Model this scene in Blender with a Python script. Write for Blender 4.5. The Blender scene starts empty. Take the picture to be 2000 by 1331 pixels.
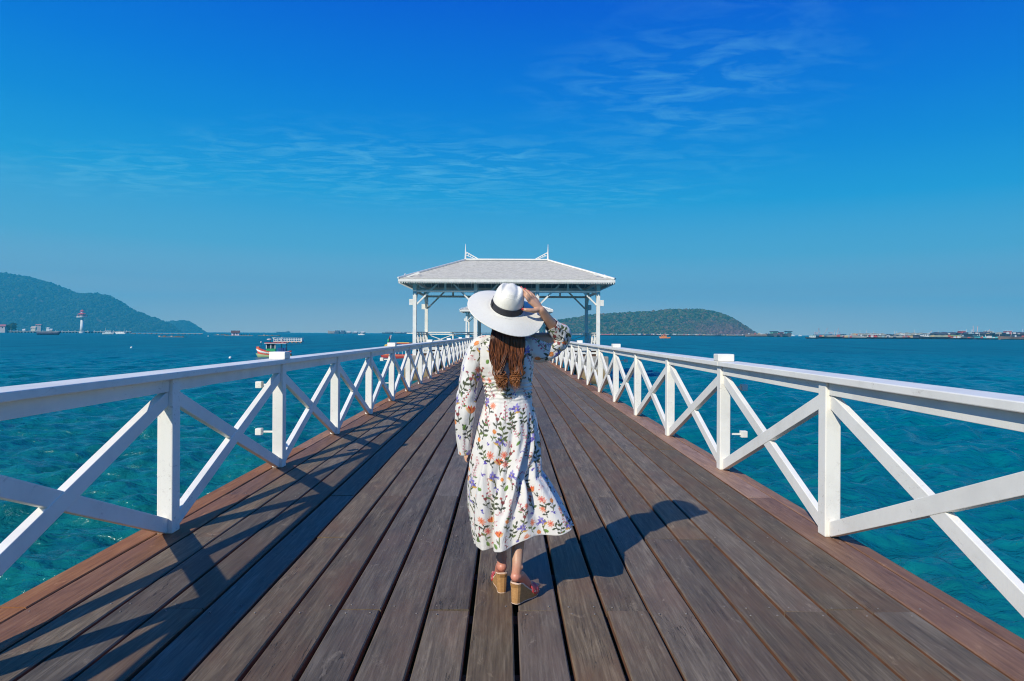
import bpy, bmesh, math, random
import numpy as np
from mathutils import Vector, Matrix, Quaternion
R = math.radians
random.seed(7); rng = np.random.default_rng(11)
scene = bpy.context.scene
C = scene.collection

# ---------------------------------------------------------------- camera
CAM_Z = 1.42; FOC = 1275.0
cam_d = bpy.data.cameras.new('camera'); cam = bpy.data.objects.new('camera', cam_d); C.objects.link(cam)
cam_d.sensor_width = 36; cam_d.lens = FOC/2000*36
cam_d.shift_x = 11/2000; cam_d.shift_y = -13.8/2000
cam_d.clip_start = 0.05; cam_d.clip_end = 20000
cam.matrix_world = Matrix.Translation((0, 0, CAM_Z)) @ Matrix.Rotation(R(90), 4, 'X') @ Matrix.Rotation(R(0.3), 4, 'Z')
scene.camera = cam

# ---------------------------------------------------------------- light
to_sun = Vector((-0.88, -1.15, 1.0)).normalized()
sun_el = math.asin(to_sun.z); sun_az = math.atan2(to_sun.x, to_sun.y)
sd = bpy.data.lights.new('sun', 'SUN'); sd.energy = 5.0; sd.angle = R(0.53); sd.color = (1.0, 0.945, 0.80)
so = bpy.data.objects.new('sun', sd); C.objects.link(so)
so.rotation_euler = (-to_sun).to_track_quat('-Z', 'Y').to_euler()
so.location = (-20, -26, 30)

world = bpy.data.worlds.new('World'); scene.world = world; world.use_nodes = True
wt = world.node_tree; wt.nodes.clear()
def N(t, kind, **kw):
    n = t.nodes.new(kind)
    for k, v in kw.items():
        if k == 'inp':
            for a, b in v.items(): n.inputs[a].default_value = b
        else: setattr(n, k, v)
    return n
def ramp(t, stops, interp='LINEAR'):
    n = t.nodes.new('ShaderNodeValToRGB'); cr = n.color_ramp; cr.interpolation = interp
    while len(cr.elements) > 1: cr.elements.remove(cr.elements[-1])
    for i, (p, c) in enumerate(stops):
        e = cr.elements[0] if i == 0 else cr.elements.new(p)
        e.position = p; e.color = (c[0], c[1], c[2], 1) if len(c) == 3 else c
    return n
def math_n(t, op, a, b=None, clamp=False):
    n = t.nodes.new('ShaderNodeMath'); n.operation = op; n.use_clamp = clamp
    for i, v in enumerate((a, b)):
        if v is None: continue
        if isinstance(v, (int, float)): n.inputs[i].default_value = v
        else: t.links.new(v, n.inputs[i])
    return n.outputs[0]
def mix_n(t, fac, a, b, blend='MIX'):
    n = t.nodes.new('ShaderNodeMix'); n.data_type = 'RGBA'; n.blend_type = blend
    for key, v in ((0, fac), (6, a), (7, b)):
        if isinstance(v, (int, float)): n.inputs[key].default_value = v
        elif isinstance(v, (tuple, list)): n.inputs[key].default_value = (*v[:3], 1)
        else: t.links.new(v, n.inputs[key])
    return n.outputs[2]
def srgb(r, g, b):
    f = lambda c: (c/255/12.92) if c/255 <= 0.04045 else ((c/255+0.055)/1.055)**2.4
    return (f(r), f(g), f(b))
L = wt.links
sky = N(wt, 'ShaderNodeTexSky', sky_type='NISHITA', sun_disc=False, sun_elevation=sun_el, sun_rotation=sun_az,
        air_density=1.0, dust_density=0.6, ozone_density=3.0)
hsv = N(wt, 'ShaderNodeHueSaturation', inp={'Saturation': 1.25, 'Value': 0.9}); L.new(sky.outputs[0], hsv.inputs['Color'])
tc = N(wt, 'ShaderNodeTexCoord'); sep = N(wt, 'ShaderNodeSeparateXYZ'); L.new(tc.outputs['Generated'], sep.inputs[0])
zc = math_n(wt, 'MAXIMUM', sep.outputs[2], 0.0)
# deep clean-air gradient by height above the horizon, slightly deeper towards the east
az = math_n(wt, 'MULTIPLY', sep.outputs[0], 0.045)
zz = math_n(wt, 'ADD', zc, math_n(wt, 'MULTIPLY', az, math_n(wt, 'MINIMUM', math_n(wt, 'MULTIPLY', zc, 3.0), 1.0)))
rp = ramp(wt, [(0.0, srgb(248, 246, 222)), (0.03, srgb(218, 226, 218)), (0.07, srgb(150, 192, 213)), (0.12, srgb(98, 180, 218)), (0.20, srgb(34, 160, 223)),
               (0.27, srgb(10, 137, 221)), (0.34, srgb(0, 117, 220)), (0.45, srgb(0, 86, 213)), (0.7, srgb(4, 88, 198)), (1.0, srgb(8, 88, 184))])
L.new(zz, rp.inputs[0])
sc10 = N(wt, 'ShaderNodeVectorMath', operation='SCALE'); L.new(rp.outputs[0], sc10.inputs[0]); sc10.inputs['Scale'].default_value = 10.0
base = mix_n(wt, 0.997, hsv.outputs[0], sc10.outputs[0])
# high thin cloud projected on a layer
zs = math_n(wt, 'MAXIMUM', sep.outputs[2], 0.03)
px = math_n(wt, 'DIVIDE', sep.outputs[0], zs); py = math_n(wt, 'DIVIDE', sep.outputs[1], zs)
comb = N(wt, 'ShaderNodeCombineXYZ'); L.new(px, comb.inputs[0]); L.new(py, comb.inputs[1])
mp = N(wt, 'ShaderNodeMapping', inp={'Rotation': (0, 0, R(12)), 'Scale': (0.75, 1.35, 1)}); L.new(comb.outputs[0], mp.inputs[0])
n1 = N(wt, 'ShaderNodeTexNoise', inp={'Scale': 5.0, 'Detail': 9.0, 'Roughness': 0.60, 'Distortion': 0.7}); L.new(mp.outputs[0], n1.inputs['Vector'])
n2 = N(wt, 'ShaderNodeTexNoise', inp={'Scale': 0.55, 'Detail': 2.0, 'Roughness': 0.5}); L.new(mp.outputs[0], n2.inputs['Vector'])
def blob(cx, cy, rx, ry, rot=0.0):
    a = math_n(wt, 'SUBTRACT', px, cx); b = math_n(wt, 'SUBTRACT', py, cy)
    c, s = math.cos(rot), math.sin(rot)
    u = math_n(wt, 'ADD', math_n(wt, 'MULTIPLY', a, c/rx), math_n(wt, 'MULTIPLY', b, s/rx))
    v = math_n(wt, 'ADD', math_n(wt, 'MULTIPLY', a, -s/ry), math_n(wt, 'MULTIPLY', b, c/ry))
    d = math_n(wt, 'SQRT', math_n(wt, 'ADD', math_n(wt, 'MULTIPLY', u, u), math_n(wt, 'MULTIPLY', v, v)))
    return math_n(wt, 'SUBTRACT', 1.15, d, clamp=True)
m = math_n(wt, 'MULTIPLY', blob(0.74, 2.85, 0.72, 0.95), 0.85)
m = math_n(wt, 'MAXIMUM', m, math_n(wt, 'MULTIPLY', blob(-0.3, 4.3, 1.9, 1.2, R(12)), 1.25))
m = math_n(wt, 'MAXIMUM', m, math_n(wt, 'MULTIPLY', blob(-2.6, 4.2, 1.4, 0.8, R(-8)), 0.9))
m = math_n(wt, 'MAXIMUM', m, math_n(wt, 'MULTIPLY', blob(0.9, 3.7, 0.9, 0.5, R(10)), 0.6))
dens = math_n(wt, 'MULTIPLY', math_n(wt, 'SUBTRACT', n1.outputs[0], 0.45, clamp=True), 4.2, clamp=True)
dens = math_n(wt, 'MULTIPLY', dens, m)
dens = math_n(wt, 'MULTIPLY', dens, math_n(wt, 'MULTIPLY', math_n(wt, 'SUBTRACT', n2.outputs[0], 0.25, clamp=True), 2.0, clamp=True))
dens = math_n(wt, 'MULTIPLY', dens, 0.72)
skyc = mix_n(wt, dens, base, tuple(10*c for c in srgb(120, 208, 240)))
bg = N(wt, 'ShaderNodeBackground', inp={'Strength': 0.1}); L.new(skyc, bg.inputs['Color'])
wo = N(wt, 'ShaderNodeOutputWorld'); L.new(bg.outputs[0], wo.inputs['Surface'])

vs = scene.view_settings; vs.view_transform = 'Standard'; vs.look = 'None'; vs.exposure = 0.0; vs.gamma = 1.0; vs.use_curve_mapping = False
scene.render.engine = 'CYCLES'
cy = scene.cycles; cy.use_denoising = True; cy.max_bounces = 6; cy.diffuse_bounces = 3; cy.glossy_bounces = 3
cy.transmission_bounces = 3; cy.volume_bounces = 0; cy.transparent_max_bounces = 6; cy.sample_clamp_indirect = 4.0; cy.filter_width = 1.1
cy.caustics_reflective = False; cy.caustics_refractive = False

# ---------------------------------------------------------------- mesh helpers
def link(o, parent=None):
    C.objects.link(o)
    if parent is not None: o.parent = parent
    return o
def tag(o, label=None, cat=None, group=None, kind=None):
    if label: o['label'] = label
    if cat: o['category'] = cat
    if group: o['group'] = group
    if kind: o['kind'] = kind
    return o
def empty(name, loc=(0, 0, 0), rz=0.0, label=None, cat=None, group=None):
    o = bpy.data.objects.new(name, None); o.location = loc; o.rotation_euler = (0, 0, rz); o.empty_display_size = 0.3
    C.objects.link(o); return tag(o, label, cat, group)
def np_mesh(name, V, F, mat=None, parent=None, smooth=False, col=None):
    V = np.asarray(V, dtype=np.float32).reshape(-1, 3); F = np.asarray(F, dtype=np.int32)
    me = bpy.data.meshes.new(name); k = F.shape[1]
    me.vertices.add(len(V)); me.vertices.foreach_set('co', V.ravel())
    me.loops.add(F.size); me.loops.foreach_set('vertex_index', F.ravel())
    me.polygons.add(len(F)); me.polygons.foreach_set('loop_start', np.arange(len(F), dtype=np.int32)*k)
    me.polygons.foreach_set('loop_total', np.full(len(F), k, dtype=np.int32))
    me.polygons.foreach_set('use_smooth', np.full(len(F), smooth))
    me.update(calc_edges=True); me.validate()
    if col is not None:
        a = me.color_attributes.new('print', 'FLOAT_COLOR', 'POINT')
        c4 = np.ones((len(V), 4), dtype=np.float32); c4[:, :3] = col; a.data.foreach_set('color', c4.ravel())
    if mat: me.materials.append(mat)
    return link(bpy.data.objects.new(name, me), parent)
class MB:
    def __init__(s): s.v = []; s.f = []
    def add(s, vs, fs):
        n = len(s.v); s.v += [tuple(v) for v in vs]; s.f += [tuple(i+n for i in f) for f in fs]; return s
    def box(s, x0, x1, y0, y1, z0, z1):
        return s.add([(x0,y0,z0),(x1,y0,z0),(x1,y1,z0),(x0,y1,z0),(x0,y0,z1),(x1,y0,z1),(x1,y1,z1),(x0,y1,z1)],
                     [(0,3,2,1),(4,5,6,7),(0,1,5,4),(1,2,6,5),(2,3,7,6),(3,0,4,7)])
    def cbox(s, c, d): return s.box(c[0]-d[0]/2, c[0]+d[0]/2, c[1]-d[1]/2, c[1]+d[1]/2, c[2]-d[2]/2, c[2]+d[2]/2)
    def beam(s, p, q, w, h, up=(0, 0, 1)):
        p = Vector(p); q = Vector(q); d = (q-p).normalized(); up = Vector(up)
        a = d.cross(up).normalized()*w/2; b = a.cross(d).normalized()*h/2
        vs = [p-a-b, p+a-b, p+a+b, p-a+b, q-a-b, q+a-b, q+a+b, q-a+b]
        return s.add(vs, [(0,1,2,3),(4,7,6,5),(0,4,5,1),(1,5,6,2),(2,6,7,3),(3,7,4,0)])
    def tube(s, pts, rad, n=8, cap=True, flat=1.0, twist=None):
        pts = [Vector(p) for p in pts]
        if not hasattr(rad, '__len__'): rad = [rad]*len(pts)
        base = len(s.v); ref = None
        for i, p in enumerate(pts):
            d = (pts[min(i+1, len(pts)-1)]-pts[max(i-1, 0)]).normalized()
            if ref is None:
                ref = d.cross(Vector((0, 0, 1)) if abs(d.z) < 0.9 else Vector((1, 0, 0))).normalized()
            ref = (ref-d*ref.dot(d)).normalized(); b = d.cross(ref)
            for k in range(n):
                t = 2*math.pi*k/n; s.v.append(tuple(p+ref*rad[i]*math.cos(t)+b*rad[i]*flat*math.sin(t)))
        for i in range(len(pts)-1):
            for k in range(n):
                a = base+i*n+k; b2 = base+i*n+(k+1) % n; s.f.append((a, b2, b2+n, a+n))
        if cap:
            s.f.append(tuple(base+k for k in reversed(range(n)))); e = base+(len(pts)-1)*n; s.f.append(tuple(e+k for k in range(n)))
        return s
    def lathe(s, prof, c=(0, 0, 0), n=16, cap=True):
        base = len(s.v)
        for r, z in prof:
            for k in range(n):
                t = 2*math.pi*k/n; s.v.append((c[0]+r*math.cos(t), c[1]+r*math.sin(t), c[2]+z))
        for i in range(len(prof)-1):
            for k in range(n):
                a = base+i*n+k; b = base+i*n+(k+1) % n; s.f.append((a, b, b+n, a+n))
        if cap:
            s.f.append(tuple(base+k for k in reversed(range(n)))); e = base+(len(prof)-1)*n; s.f.append(tuple(e+k for k in range(n)))
        return s
    def ball(s, c, r, n=10, m=6):
        if not hasattr(r, '__len__'): r = (r, r, r)
        base = len(s.v)
        for i in range(1, m):
            p = math.pi*i/m
            for k in range(n):
                t = 2*math.pi*k/n
                s.v.append((c[0]+r[0]*math.sin(p)*math.cos(t), c[1]+r[1]*math.sin(p)*math.sin(t), c[2]-r[2]*math.cos(p)))
        s.v.append((c[0], c[1], c[2]-r[2])); s.v.append((c[0], c[1], c[2]+r[2])); bo = len(s.v)-2; to = bo+1
        for i in range(m-2):
            for k in range(n):
                a = base+i*n+k; b = base+i*n+(k+1) % n; s.f.append((a, b, b+n, a+n))
        for k in range(n):
            s.f.append((bo, base+(k+1) % n, base+k)); l = base+(m-2)*n; s.f.append((to, l+k, l+(k+1) % n))
        return s
    def mesh(s, name, mat, smooth=False):
        me = bpy.data.meshes.new(name); me.from_pydata(s.v, [], s.f)
        if smooth: me.polygons.foreach_set('use_smooth', [True]*len(me.polygons))
        if mat: me.materials.append(mat)
        return me
    def build(s, name, mat, parent=None, smooth=False, bevel=0.0, loc=None):
        o = link(bpy.data.objects.new(name, s.mesh(name, mat, smooth)), parent)
        if loc is not None: o.location = loc
        if bevel:
            b = o.modifiers.new('bevel', 'BEVEL'); b.width = bevel; b.segments = 2; b.limit_method = 'ANGLE'
        return o
def copy_tree(o, parent=None):
    c = o.copy(); C.objects.link(c); c.parent = parent
    for ch in list(o.children): copy_tree(ch, c)
    return c

# ---------------------------------------------------------------- materials
def mat_new(name):
    m = bpy.data.materials.new(name); m.use_nodes = True; t = m.node_tree
    b = t.nodes['Principled BSDF']; return m, t, b
def obj_coord(t, scale=(1, 1, 1), kind='Object', off=None):
    tc = t.nodes.new('ShaderNodeTexCoord'); mp = t.nodes.new('ShaderNodeMapping'); mp.inputs['Scale'].default_value = scale
    t.links.new(tc.outputs[kind], mp.inputs[0])
    if off is not None: t.links.new(off, mp.inputs['Location'])
    return mp.outputs[0]
def noise(t, vec, scale, detail=4, rough=0.5, dist=0.0):
    n = t.nodes.new('ShaderNodeTexNoise'); t.links.new(vec, n.inputs['Vector'])
    n.inputs['Scale'].default_value = scale; n.inputs['Detail'].default_value = detail
    n.inputs['Roughness'].default_value = rough; n.inputs['Distortion'].default_value = dist; return n.outputs[0]
def bump(t, h, strength, dist, b, prev=None):
    n = t.nodes.new('ShaderNodeBump'); n.inputs['Strength'].default_value = strength; n.inputs['Distance'].default_value = dist
    t.links.new(h, n.inputs['Height'])
    if prev is not None: t.links.new(prev, n.inputs['Normal'])
    if b is not None: t.links.new(n.outputs[0], b.inputs['Normal'])
    return n.outputs[0]
def simple(name, col, rough=0.6, var=0.12, nscale=3.0, metal=0.0, bumpk=0.0):
    m, t, b = mat_new(name); v = obj_coord(t)
    n = noise(t, v, nscale, 5, 0.6)
    r = ramp(t, [(0.3, tuple(c*(1-var) for c in col)), (0.7, tuple(min(1, c*(1+var)) for c in col))]); t.links.new(n, r.inputs[0])
    t.links.new(r.outputs[0], b.inputs['Base Color']); b.inputs['Roughness'].default_value = rough; b.inputs['Metallic'].default_value = metal
    if bumpk: bump(t, noise(t, v, nscale*6, 4), bumpk, 0.01, b)
    return m
def paint_white(name='white_paint', col=(0.87, 0.84, 0.765), dirt=0.8):
    m, t, b = mat_new(name)
    oi = t.nodes.new('ShaderNodeObjectInfo'); mul = N(t, 'ShaderNodeVectorMath', operation='SCALE', inp={'Scale': 17.0})
    t.links.new(oi.outputs['Location'], mul.inputs[0])
    v = obj_coord(t, off=mul.outputs[0])
    n = noise(t, v, 2.3, 6, 0.65)
    r = ramp(t, [(0.30, tuple(c*0.86 for c in col)), (0.55, col), (0.8, tuple(c*1.03 for c in col))]); t.links.new(n, r.inputs[0])
    g = noise(t, obj_coord(t, (1, 0.5, 1), off=mul.outputs[0]), 30, 6, 0.8, 0.6); g2 = noise(t, v, 2.1, 3, 0.5)
    gm = math_n(t, 'MULTIPLY', math_n(t, 'MULTIPLY', math_n(t, 'SUBTRACT', g, 0.575, clamp=True), 9.0, clamp=True),
                math_n(t, 'MULTIPLY', math_n(t, 'SUBTRACT', g2, 0.50, clamp=True), 6.0, clamp=True), clamp=True)
    gm = math_n(t, 'MULTIPLY', gm, dirt)
    c = mix_n(t, gm, r.outputs[0], (0.22, 0.17, 0.13)); t.links.new(c, b.inputs['Base Color'])
    b.inputs['Roughness'].default_value = 0.5
    vv = obj_coord(t, (14, 14, 1.5)); bump(t, noise(t, vv, 9, 4, 0.6), 0.12, 0.004, b)
    return m
M = {}
M['white'] = paint_white()
M['white2'] = paint_white('pavilion_white_paint', (0.85, 0.83, 0.765), 0.2)
def wood(name, dark, mid, light, tint, red=0.0):
    m, t, b = mat_new(name)
    oi = t.nodes.new('ShaderNodeObjectInfo')
    off = N(t, 'ShaderNodeCombineXYZ'); t.links.new(math_n(t, 'MULTIPLY', oi.outputs['Random'], 37.0), off.inputs[0])
    t.links.new(math_n(t, 'MULTIPLY', oi.outputs['Random'], 91.0), off.inputs[1])
    fine = obj_coord(t, (1, 0.035, 1), off=off.outputs[0])
    g1 = noise(t, fine, 95, 6, 0.7, 0.15)
    g2 = noise(t, obj_coord(t, (1, 0.16, 1), off=off.outputs[0]), 13, 6, 0.65, 1.1)
    p = noise(t, obj_coord(t, (1, 0.5, 1), off=off.outputs[0]), 2.6, 5, 0.62)
    r1 = ramp(t, [(0.34, dark), (0.5, mid), (0.66, light)])
    g3 = noise(t, obj_coord(t, (1, 0.06, 1), off=off.outputs[0]), 42, 5, 0.7, 0.5)
    gg = math_n(t, 'ADD', math_n(t, 'ADD', math_n(t, 'MULTIPLY', g1, 0.36), math_n(t, 'MULTIPLY', g2, 0.34)), math_n(t, 'MULTIPLY', g3, 0.30)); t.links.new(gg, r1.inputs[0])
    pm = math_n(t, 'MULTIPLY', math_n(t, 'SUBTRACT', p, 0.46, clamp=True), 4.0, clamp=True)
    c = mix_n(t, math_n(t, 'MULTIPLY', pm, 0.6), r1.outputs[0], tint)
    # bleached scuffs
    s = noise(t, obj_coord(t, (1, 0.45, 1), off=off.outputs[0]), 9, 8, 0.75, 0.8)
    sm = math_n(t, 'MULTIPLY', math_n(t, 'SUBTRACT', s, 0.60, clamp=True), 5.0, clamp=True)
    c = mix_n(t, math_n(t, 'MULTIPLY', sm, 0.55), c, tuple(min(1, x*2.3) for x in light))
    # value per plank
    wn = N(t, 'ShaderNodeTexWhiteNoise', noise_dimensions='1D'); t.links.new(math_n(t, 'MULTIPLY', oi.outputs['Random'], 513.0), wn.inputs['W'])
    hs = N(t, 'ShaderNodeHueSaturation'); t.links.new(c, hs.inputs['Color']); t.links.new(math_n(t, 'ADD', 0.72, math_n(t, 'MULTIPLY', wn.outputs['Value'], 0.42)), hs.inputs['Saturation']); c = hs.outputs[0]
    pv = math_n(t, 'ADD', 0.76, math_n(t, 'MULTIPLY', oi.outputs['Random'], 0.52))
    sc = N(t, 'ShaderNodeVectorMath', operation='SCALE'); t.links.new(c, sc.inputs[0]); t.links.new(pv, sc.inputs['Scale'])
    # drying cracks: thin broken lines along the grain
    cn = noise(t, obj_coord(t, (1, 0.055, 1), off=off.outputs[0]), 20, 3, 0.6, 1.6)
    crk = math_n(t, 'SUBTRACT', 1.0, math_n(t, 'MULTIPLY', math_n(t, 'ABSOLUTE', math_n(t, 'SUBTRACT', cn, 0.5)), 110.0), clamp=True)
    cm = noise(t, obj_coord(t, (1, 0.4, 1), off=off.outputs[0]), 3.3, 2, 0.5)
    crk = math_n(t, 'MULTIPLY', crk, math_n(t, 'MULTIPLY', math_n(t, 'SUBTRACT', cm, 0.54, clamp=True), 12.0, clamp=True))
    c2 = mix_n(t, math_n(t, 'MULTIPLY', crk, 0.8), sc.outputs[0], tuple(x*0.25 for x in dark))
    t.links.new(c2, b.inputs['Base Color'])
    b.inputs['Specular IOR Level'].default_value = 0.32
    rr = math_n(t, 'ADD', 0.50, math_n(t, 'MULTIPLY', g2, 0.25)); t.links.new(rr, b.inputs['Roughness'])
    h = math_n(t, 'SUBTRACT', gg, math_n(t, 'MULTIPLY', crk, 1.2))
    bump(t, h, 0.55, 0.006, b)
    return m
M['deck'] = wood('weathered_deck_wood', (0.052, 0.035, 0.021), (0.140, 0.102, 0.064), (0.270, 0.208, 0.138), (0.165, 0.084, 0.046))
M['deck_red'] = wood('reddish_deck_wood', (0.12, 0.052, 0.024), (0.27, 0.125, 0.062), (0.40, 0.215, 0.115), (0.30, 0.135, 0.07))
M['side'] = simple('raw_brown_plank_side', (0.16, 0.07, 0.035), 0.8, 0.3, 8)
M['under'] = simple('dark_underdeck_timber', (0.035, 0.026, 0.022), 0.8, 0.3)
M['nail'] = simple('old_nail_steel', (0.24, 0.21, 0.19), 0.7, 0.3, 40, 0.1)
def concrete():
    m, t, b = mat_new('stained_concrete'); v = obj_coord(t)
    n = noise(t, v, 1.7, 7, 0.65); r = ramp(t, [(0.3, (0.25, 0.22, 0.19)), (0.7, (0.42, 0.39, 0.35))]); t.links.new(n, r.inputs[0])
    tc = t.nodes.new('ShaderNodeTexCoord'); sp = t.nodes.new('ShaderNodeSeparateXYZ'); t.links.new(tc.outputs['Object'], sp.inputs[0])
    w = math_n(t, 'ADD', sp.outputs[2], math_n(t, 'MULTIPLY', n, 0.7))
    k = ramp(t, [(0.0, (0.03, 0.035, 0.02)), (0.28, (0.07, 0.06, 0.03)), (0.40, (0.30, 0.20, 0.09)), (0.62, (0.34, 0.27, 0.17)), (0.8, (1, 1, 1))])
    t.links.new(math_n(t, 'MULTIPLY', math_n(t, 'ADD', w, 2.3), 0.42), k.inputs[0])
    kk = ramp(t, [(0.66, (1, 1, 1)), (0.8, (0, 0, 0))]); t.links.new(math_n(t, 'MULTIPLY', math_n(t, 'ADD', w, 2.3), 0.42), kk.inputs[0])
    t.links.new(mix_n(t, kk.outputs[0], r.outputs[0], k.outputs[0]), b.inputs['Base Color']); b.inputs['Roughness'].default_value = 0.85
    bump(t, noise(t, v, 9, 6, 0.7), 0.5, 0.03, b); return m
M['concrete'] = concrete()
# ---------------------------------------------------------------- water
WZ = -2.15
def build_water():
    m, t, b = mat_new('sea_water')
    tc = t.nodes.new('ShaderNodeTexCoord'); sp = t.nodes.new('ShaderNodeSeparateXYZ'); t.links.new(tc.outputs['Object'], sp.inputs[0])
    def sv(scale, rot=0.0):
        mp = t.nodes.new('ShaderNodeMapping'); mp.inputs['Scale'].default_value = scale; mp.inputs['Rotation'].default_value = (0, 0, rot)
        t.links.new(tc.outputs['Object'], mp.inputs[0]); return mp.outputs[0]
    rd = N(t, 'ShaderNodeVectorMath', operation='LENGTH'); t.links.new(tc.outputs['Object'], rd.inputs[0])
    patch = noise(t, sv((1, 1.6, 1)), 0.05, 5, 0.6, 0.6)
    patch2 = noise(t, sv((0.6, 2.2, 1), R(8)), 0.35, 4, 0.6, 0.4)
    # shallow green water near the shore end, deeper blue further out
    yy = math_n(t, 'MULTIPLY', math_n(t, 'ADD', sp.outputs[1], 0.0), 1/70.0)
    xx = math_n(t, 'MULTIPLY', math_n(t, 'MAXIMUM', sp.outputs[0], -4.0), 1/40.0)
    dep = math_n(t, 'ADD', math_n(t, 'ADD', yy, xx), math_n(t, 'MULTIPLY', math_n(t, 'SUBTRACT', patch, 0.5), 0.12))
    r = ramp(t, [(0.0, (0.004, 0.132, 0.126)), (0.15, (0.004, 0.132, 0.144)), (0.35, (0.002, 0.134, 0.162)), (0.7, (0.0, 0.134, 0.170)), (1.0, (0.0, 0.146, 0.190))])
    t.links.new(dep, r.inputs[0])
    streak = noise(t, sv((0.45, 1.5, 1), R(6)), 1.1, 6, 0.75, 0.6)
    near_ = math_n(t, 'ADD', math_n(t, 'MULTIPLY', patch2, 0.45), math_n(t, 'MULTIPLY', streak, 0.55))
    mid_ripple_tone = noise(t, sv((0.40, 0.10, 1), R(3)), 1.0, 4, 0.7, 0.3); far_ripple_tone = math_n(t, 'ADD', math_n(t, 'MULTIPLY', math_n(t, 'SUBTRACT', noise(t, sv((0.16, 0.020, 1), R(-2)), 1.0, 6, 0.8, 0.3), 0.5), 1.7), 0.5)  # noise standing in for the light and dark of unresolved ripples
    def band(a, b_): return math_n(t, 'MULTIPLY', math_n(t, 'SUBTRACT', rd.outputs['Value'], a, clamp=False), 1.0/(b_-a), clamp=True)
    lerp = lambda f, x, y: math_n(t, 'ADD', math_n(t, 'MULTIPLY', x, math_n(t, 'SUBTRACT', 1.0, f)), math_n(t, 'MULTIPLY', y, f))
    pmv = lerp(band(90.0, 190.0), lerp(band(30.0, 70.0), near_, mid_ripple_tone), far_ripple_tone)
    pm = ramp(t, [(0.34, (0.60, 0.66, 0.72)), (0.50, (1.0, 1.0, 1.0)), (0.66, (1.34, 1.28, 1.22))]); t.links.new(pmv, pm.inputs[0])  # ripple light and shade put into the water's base colour
    t.links.new(mix_n(t, 1.0, r.outputs[0], pm.outputs[0], 'MULTIPLY'), b.inputs['Base Color'])
    b.inputs['IOR'].default_value = 1.33; b.inputs['Specular IOR Level'].default_value = 0.46; b.inputs['Roughness'].default_value = 0.06
    t.links.new(math_n(t, 'ADD', 0.06, math_n(t, 'MULTIPLY', math_n(t, 'MINIMUM', math_n(t, 'MULTIPLY', rd.outputs['Value'], 1/180.0), 1.0), 0.42)), b.inputs['Roughness'])
    b1 = bump(t, noise(t, sv((0.8, 1.5, 1), R(-14)), 0.9, 3, 0.55, 0.3), 1.0, 0.26, None)
    b2 = bump(t, noise(t, sv((0.8, 1.4, 1), R(20)), 3.2, 4, 0.6, 0.5), 1.0, 0.085, None, b1)
    bump(t, noise(t, sv((1, 1.3, 1), R(-30)), 10.0, 3, 0.6), 1.0, 0.018, b, b2)
    # polar sheet, dense where the view goes
    ang = np.concatenate([np.linspace(R(-52), R(52), 620), np.linspace(R(52), R(308), 42)[1:-1]])
    ratio = 1.0052; nr = int(math.log(150/2.5)/math.log(ratio))+1
    rad = 2.5*ratio**np.arange(nr+1)
    rad = np.concatenate([rad, rad[-1]*1.02**np.arange(1, int(math.log(6000/rad[-1])/math.log(1.02))+2)])
    A, RR = np.meshgrid(ang, rad)
    X = RR*np.sin(A); Y = RR*np.cos(A)
    Z = np.zeros_like(X); cell = np.maximum(np.where(RR < 151, RR*(ratio-1), RR*0.02), RR*(R(104)/620))
    cell = np.where((A > R(52.1)), 1e9, cell)
    g = np.random.default_rng(3)
    for i in range(90):
        lam = 0.30*(14.0)**(g.random()**1.2); th = R(100)+g.normal()*0.55
        k = 2*math.pi/lam; amp = 0.0125*lam**0.9
        fade = np.clip((lam/cell-2.6)/3.0, 0, 1)
        ph = k*(X*math.cos(th)+Y*math.sin(th))+g.random()*6.28
        Z += amp*fade*(np.sin(ph)+0.25*np.sin(2*ph+1.57))*(0.35+0.65*np.sin(X*0.06*g.random()+Y*0.09*g.random()+g.random()*6)**2)
    V = np.stack([X, Y, Z], -1).reshape(-1, 3)
    na = len(ang); nrr = len(rad)
    i = np.arange(nrr-1)[:, None]*na; j = np.arange(na)[None, :]; j2 = (j+1) % na
    F = np.stack([i+j, i+j2, i+na+j2, i+na+j], -1).reshape(-1, 4)[:, ::-1]
    # hub
    V = np.vstack([V, [[0, 0, 0]]]); c = len(V)-1
    F = np.vstack([F, np.stack([np.full(na, c), (np.arange(na)+1) % na, np.arange(na), np.arange(na)], -1)[:, :4]])
    hub = F[-na:]; F = F[:-na]
    o = np_mesh('water', V, F, m, smooth=True)
    bm = bmesh.new(); bm.from_mesh(o.data); bm.verts.ensure_lookup_table()
    for k in range(na):
        try: f = bm.faces.new((bm.verts[c], bm.verts[(k+1) % na], bm.verts[k])); f.smooth = True; f.normal_update(); 
        except ValueError: pass
    bm.to_mesh(o.data); bm.free()
    o.location = (0, 0, WZ); o['kind'] = 'structure'; return o
build_water()

# ---------------------------------------------------------------- haze
def build_haze():
    m = bpy.data.materials.new('sea_haze'); m.use_nodes = True; t = m.node_tree; t.nodes.clear()
    v = N(t, 'ShaderNodeVolumePrincipled'); v.inputs['Color'].default_value = (0.06, 0.68, 1.0, 1); v.inputs['Density'].default_value = 2.4e-4
    v.inputs['Anisotropy'].default_value = 0.0
    o = N(t, 'ShaderNodeOutputMaterial'); t.links.new(v.outputs[0], o.inputs['Volume'])
    h = MB().box(-6300, 6300, -6300, 6300, WZ-1.5, 352).build('haze', m); h['kind'] = 'stuff'; return h
build_haze()

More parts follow.
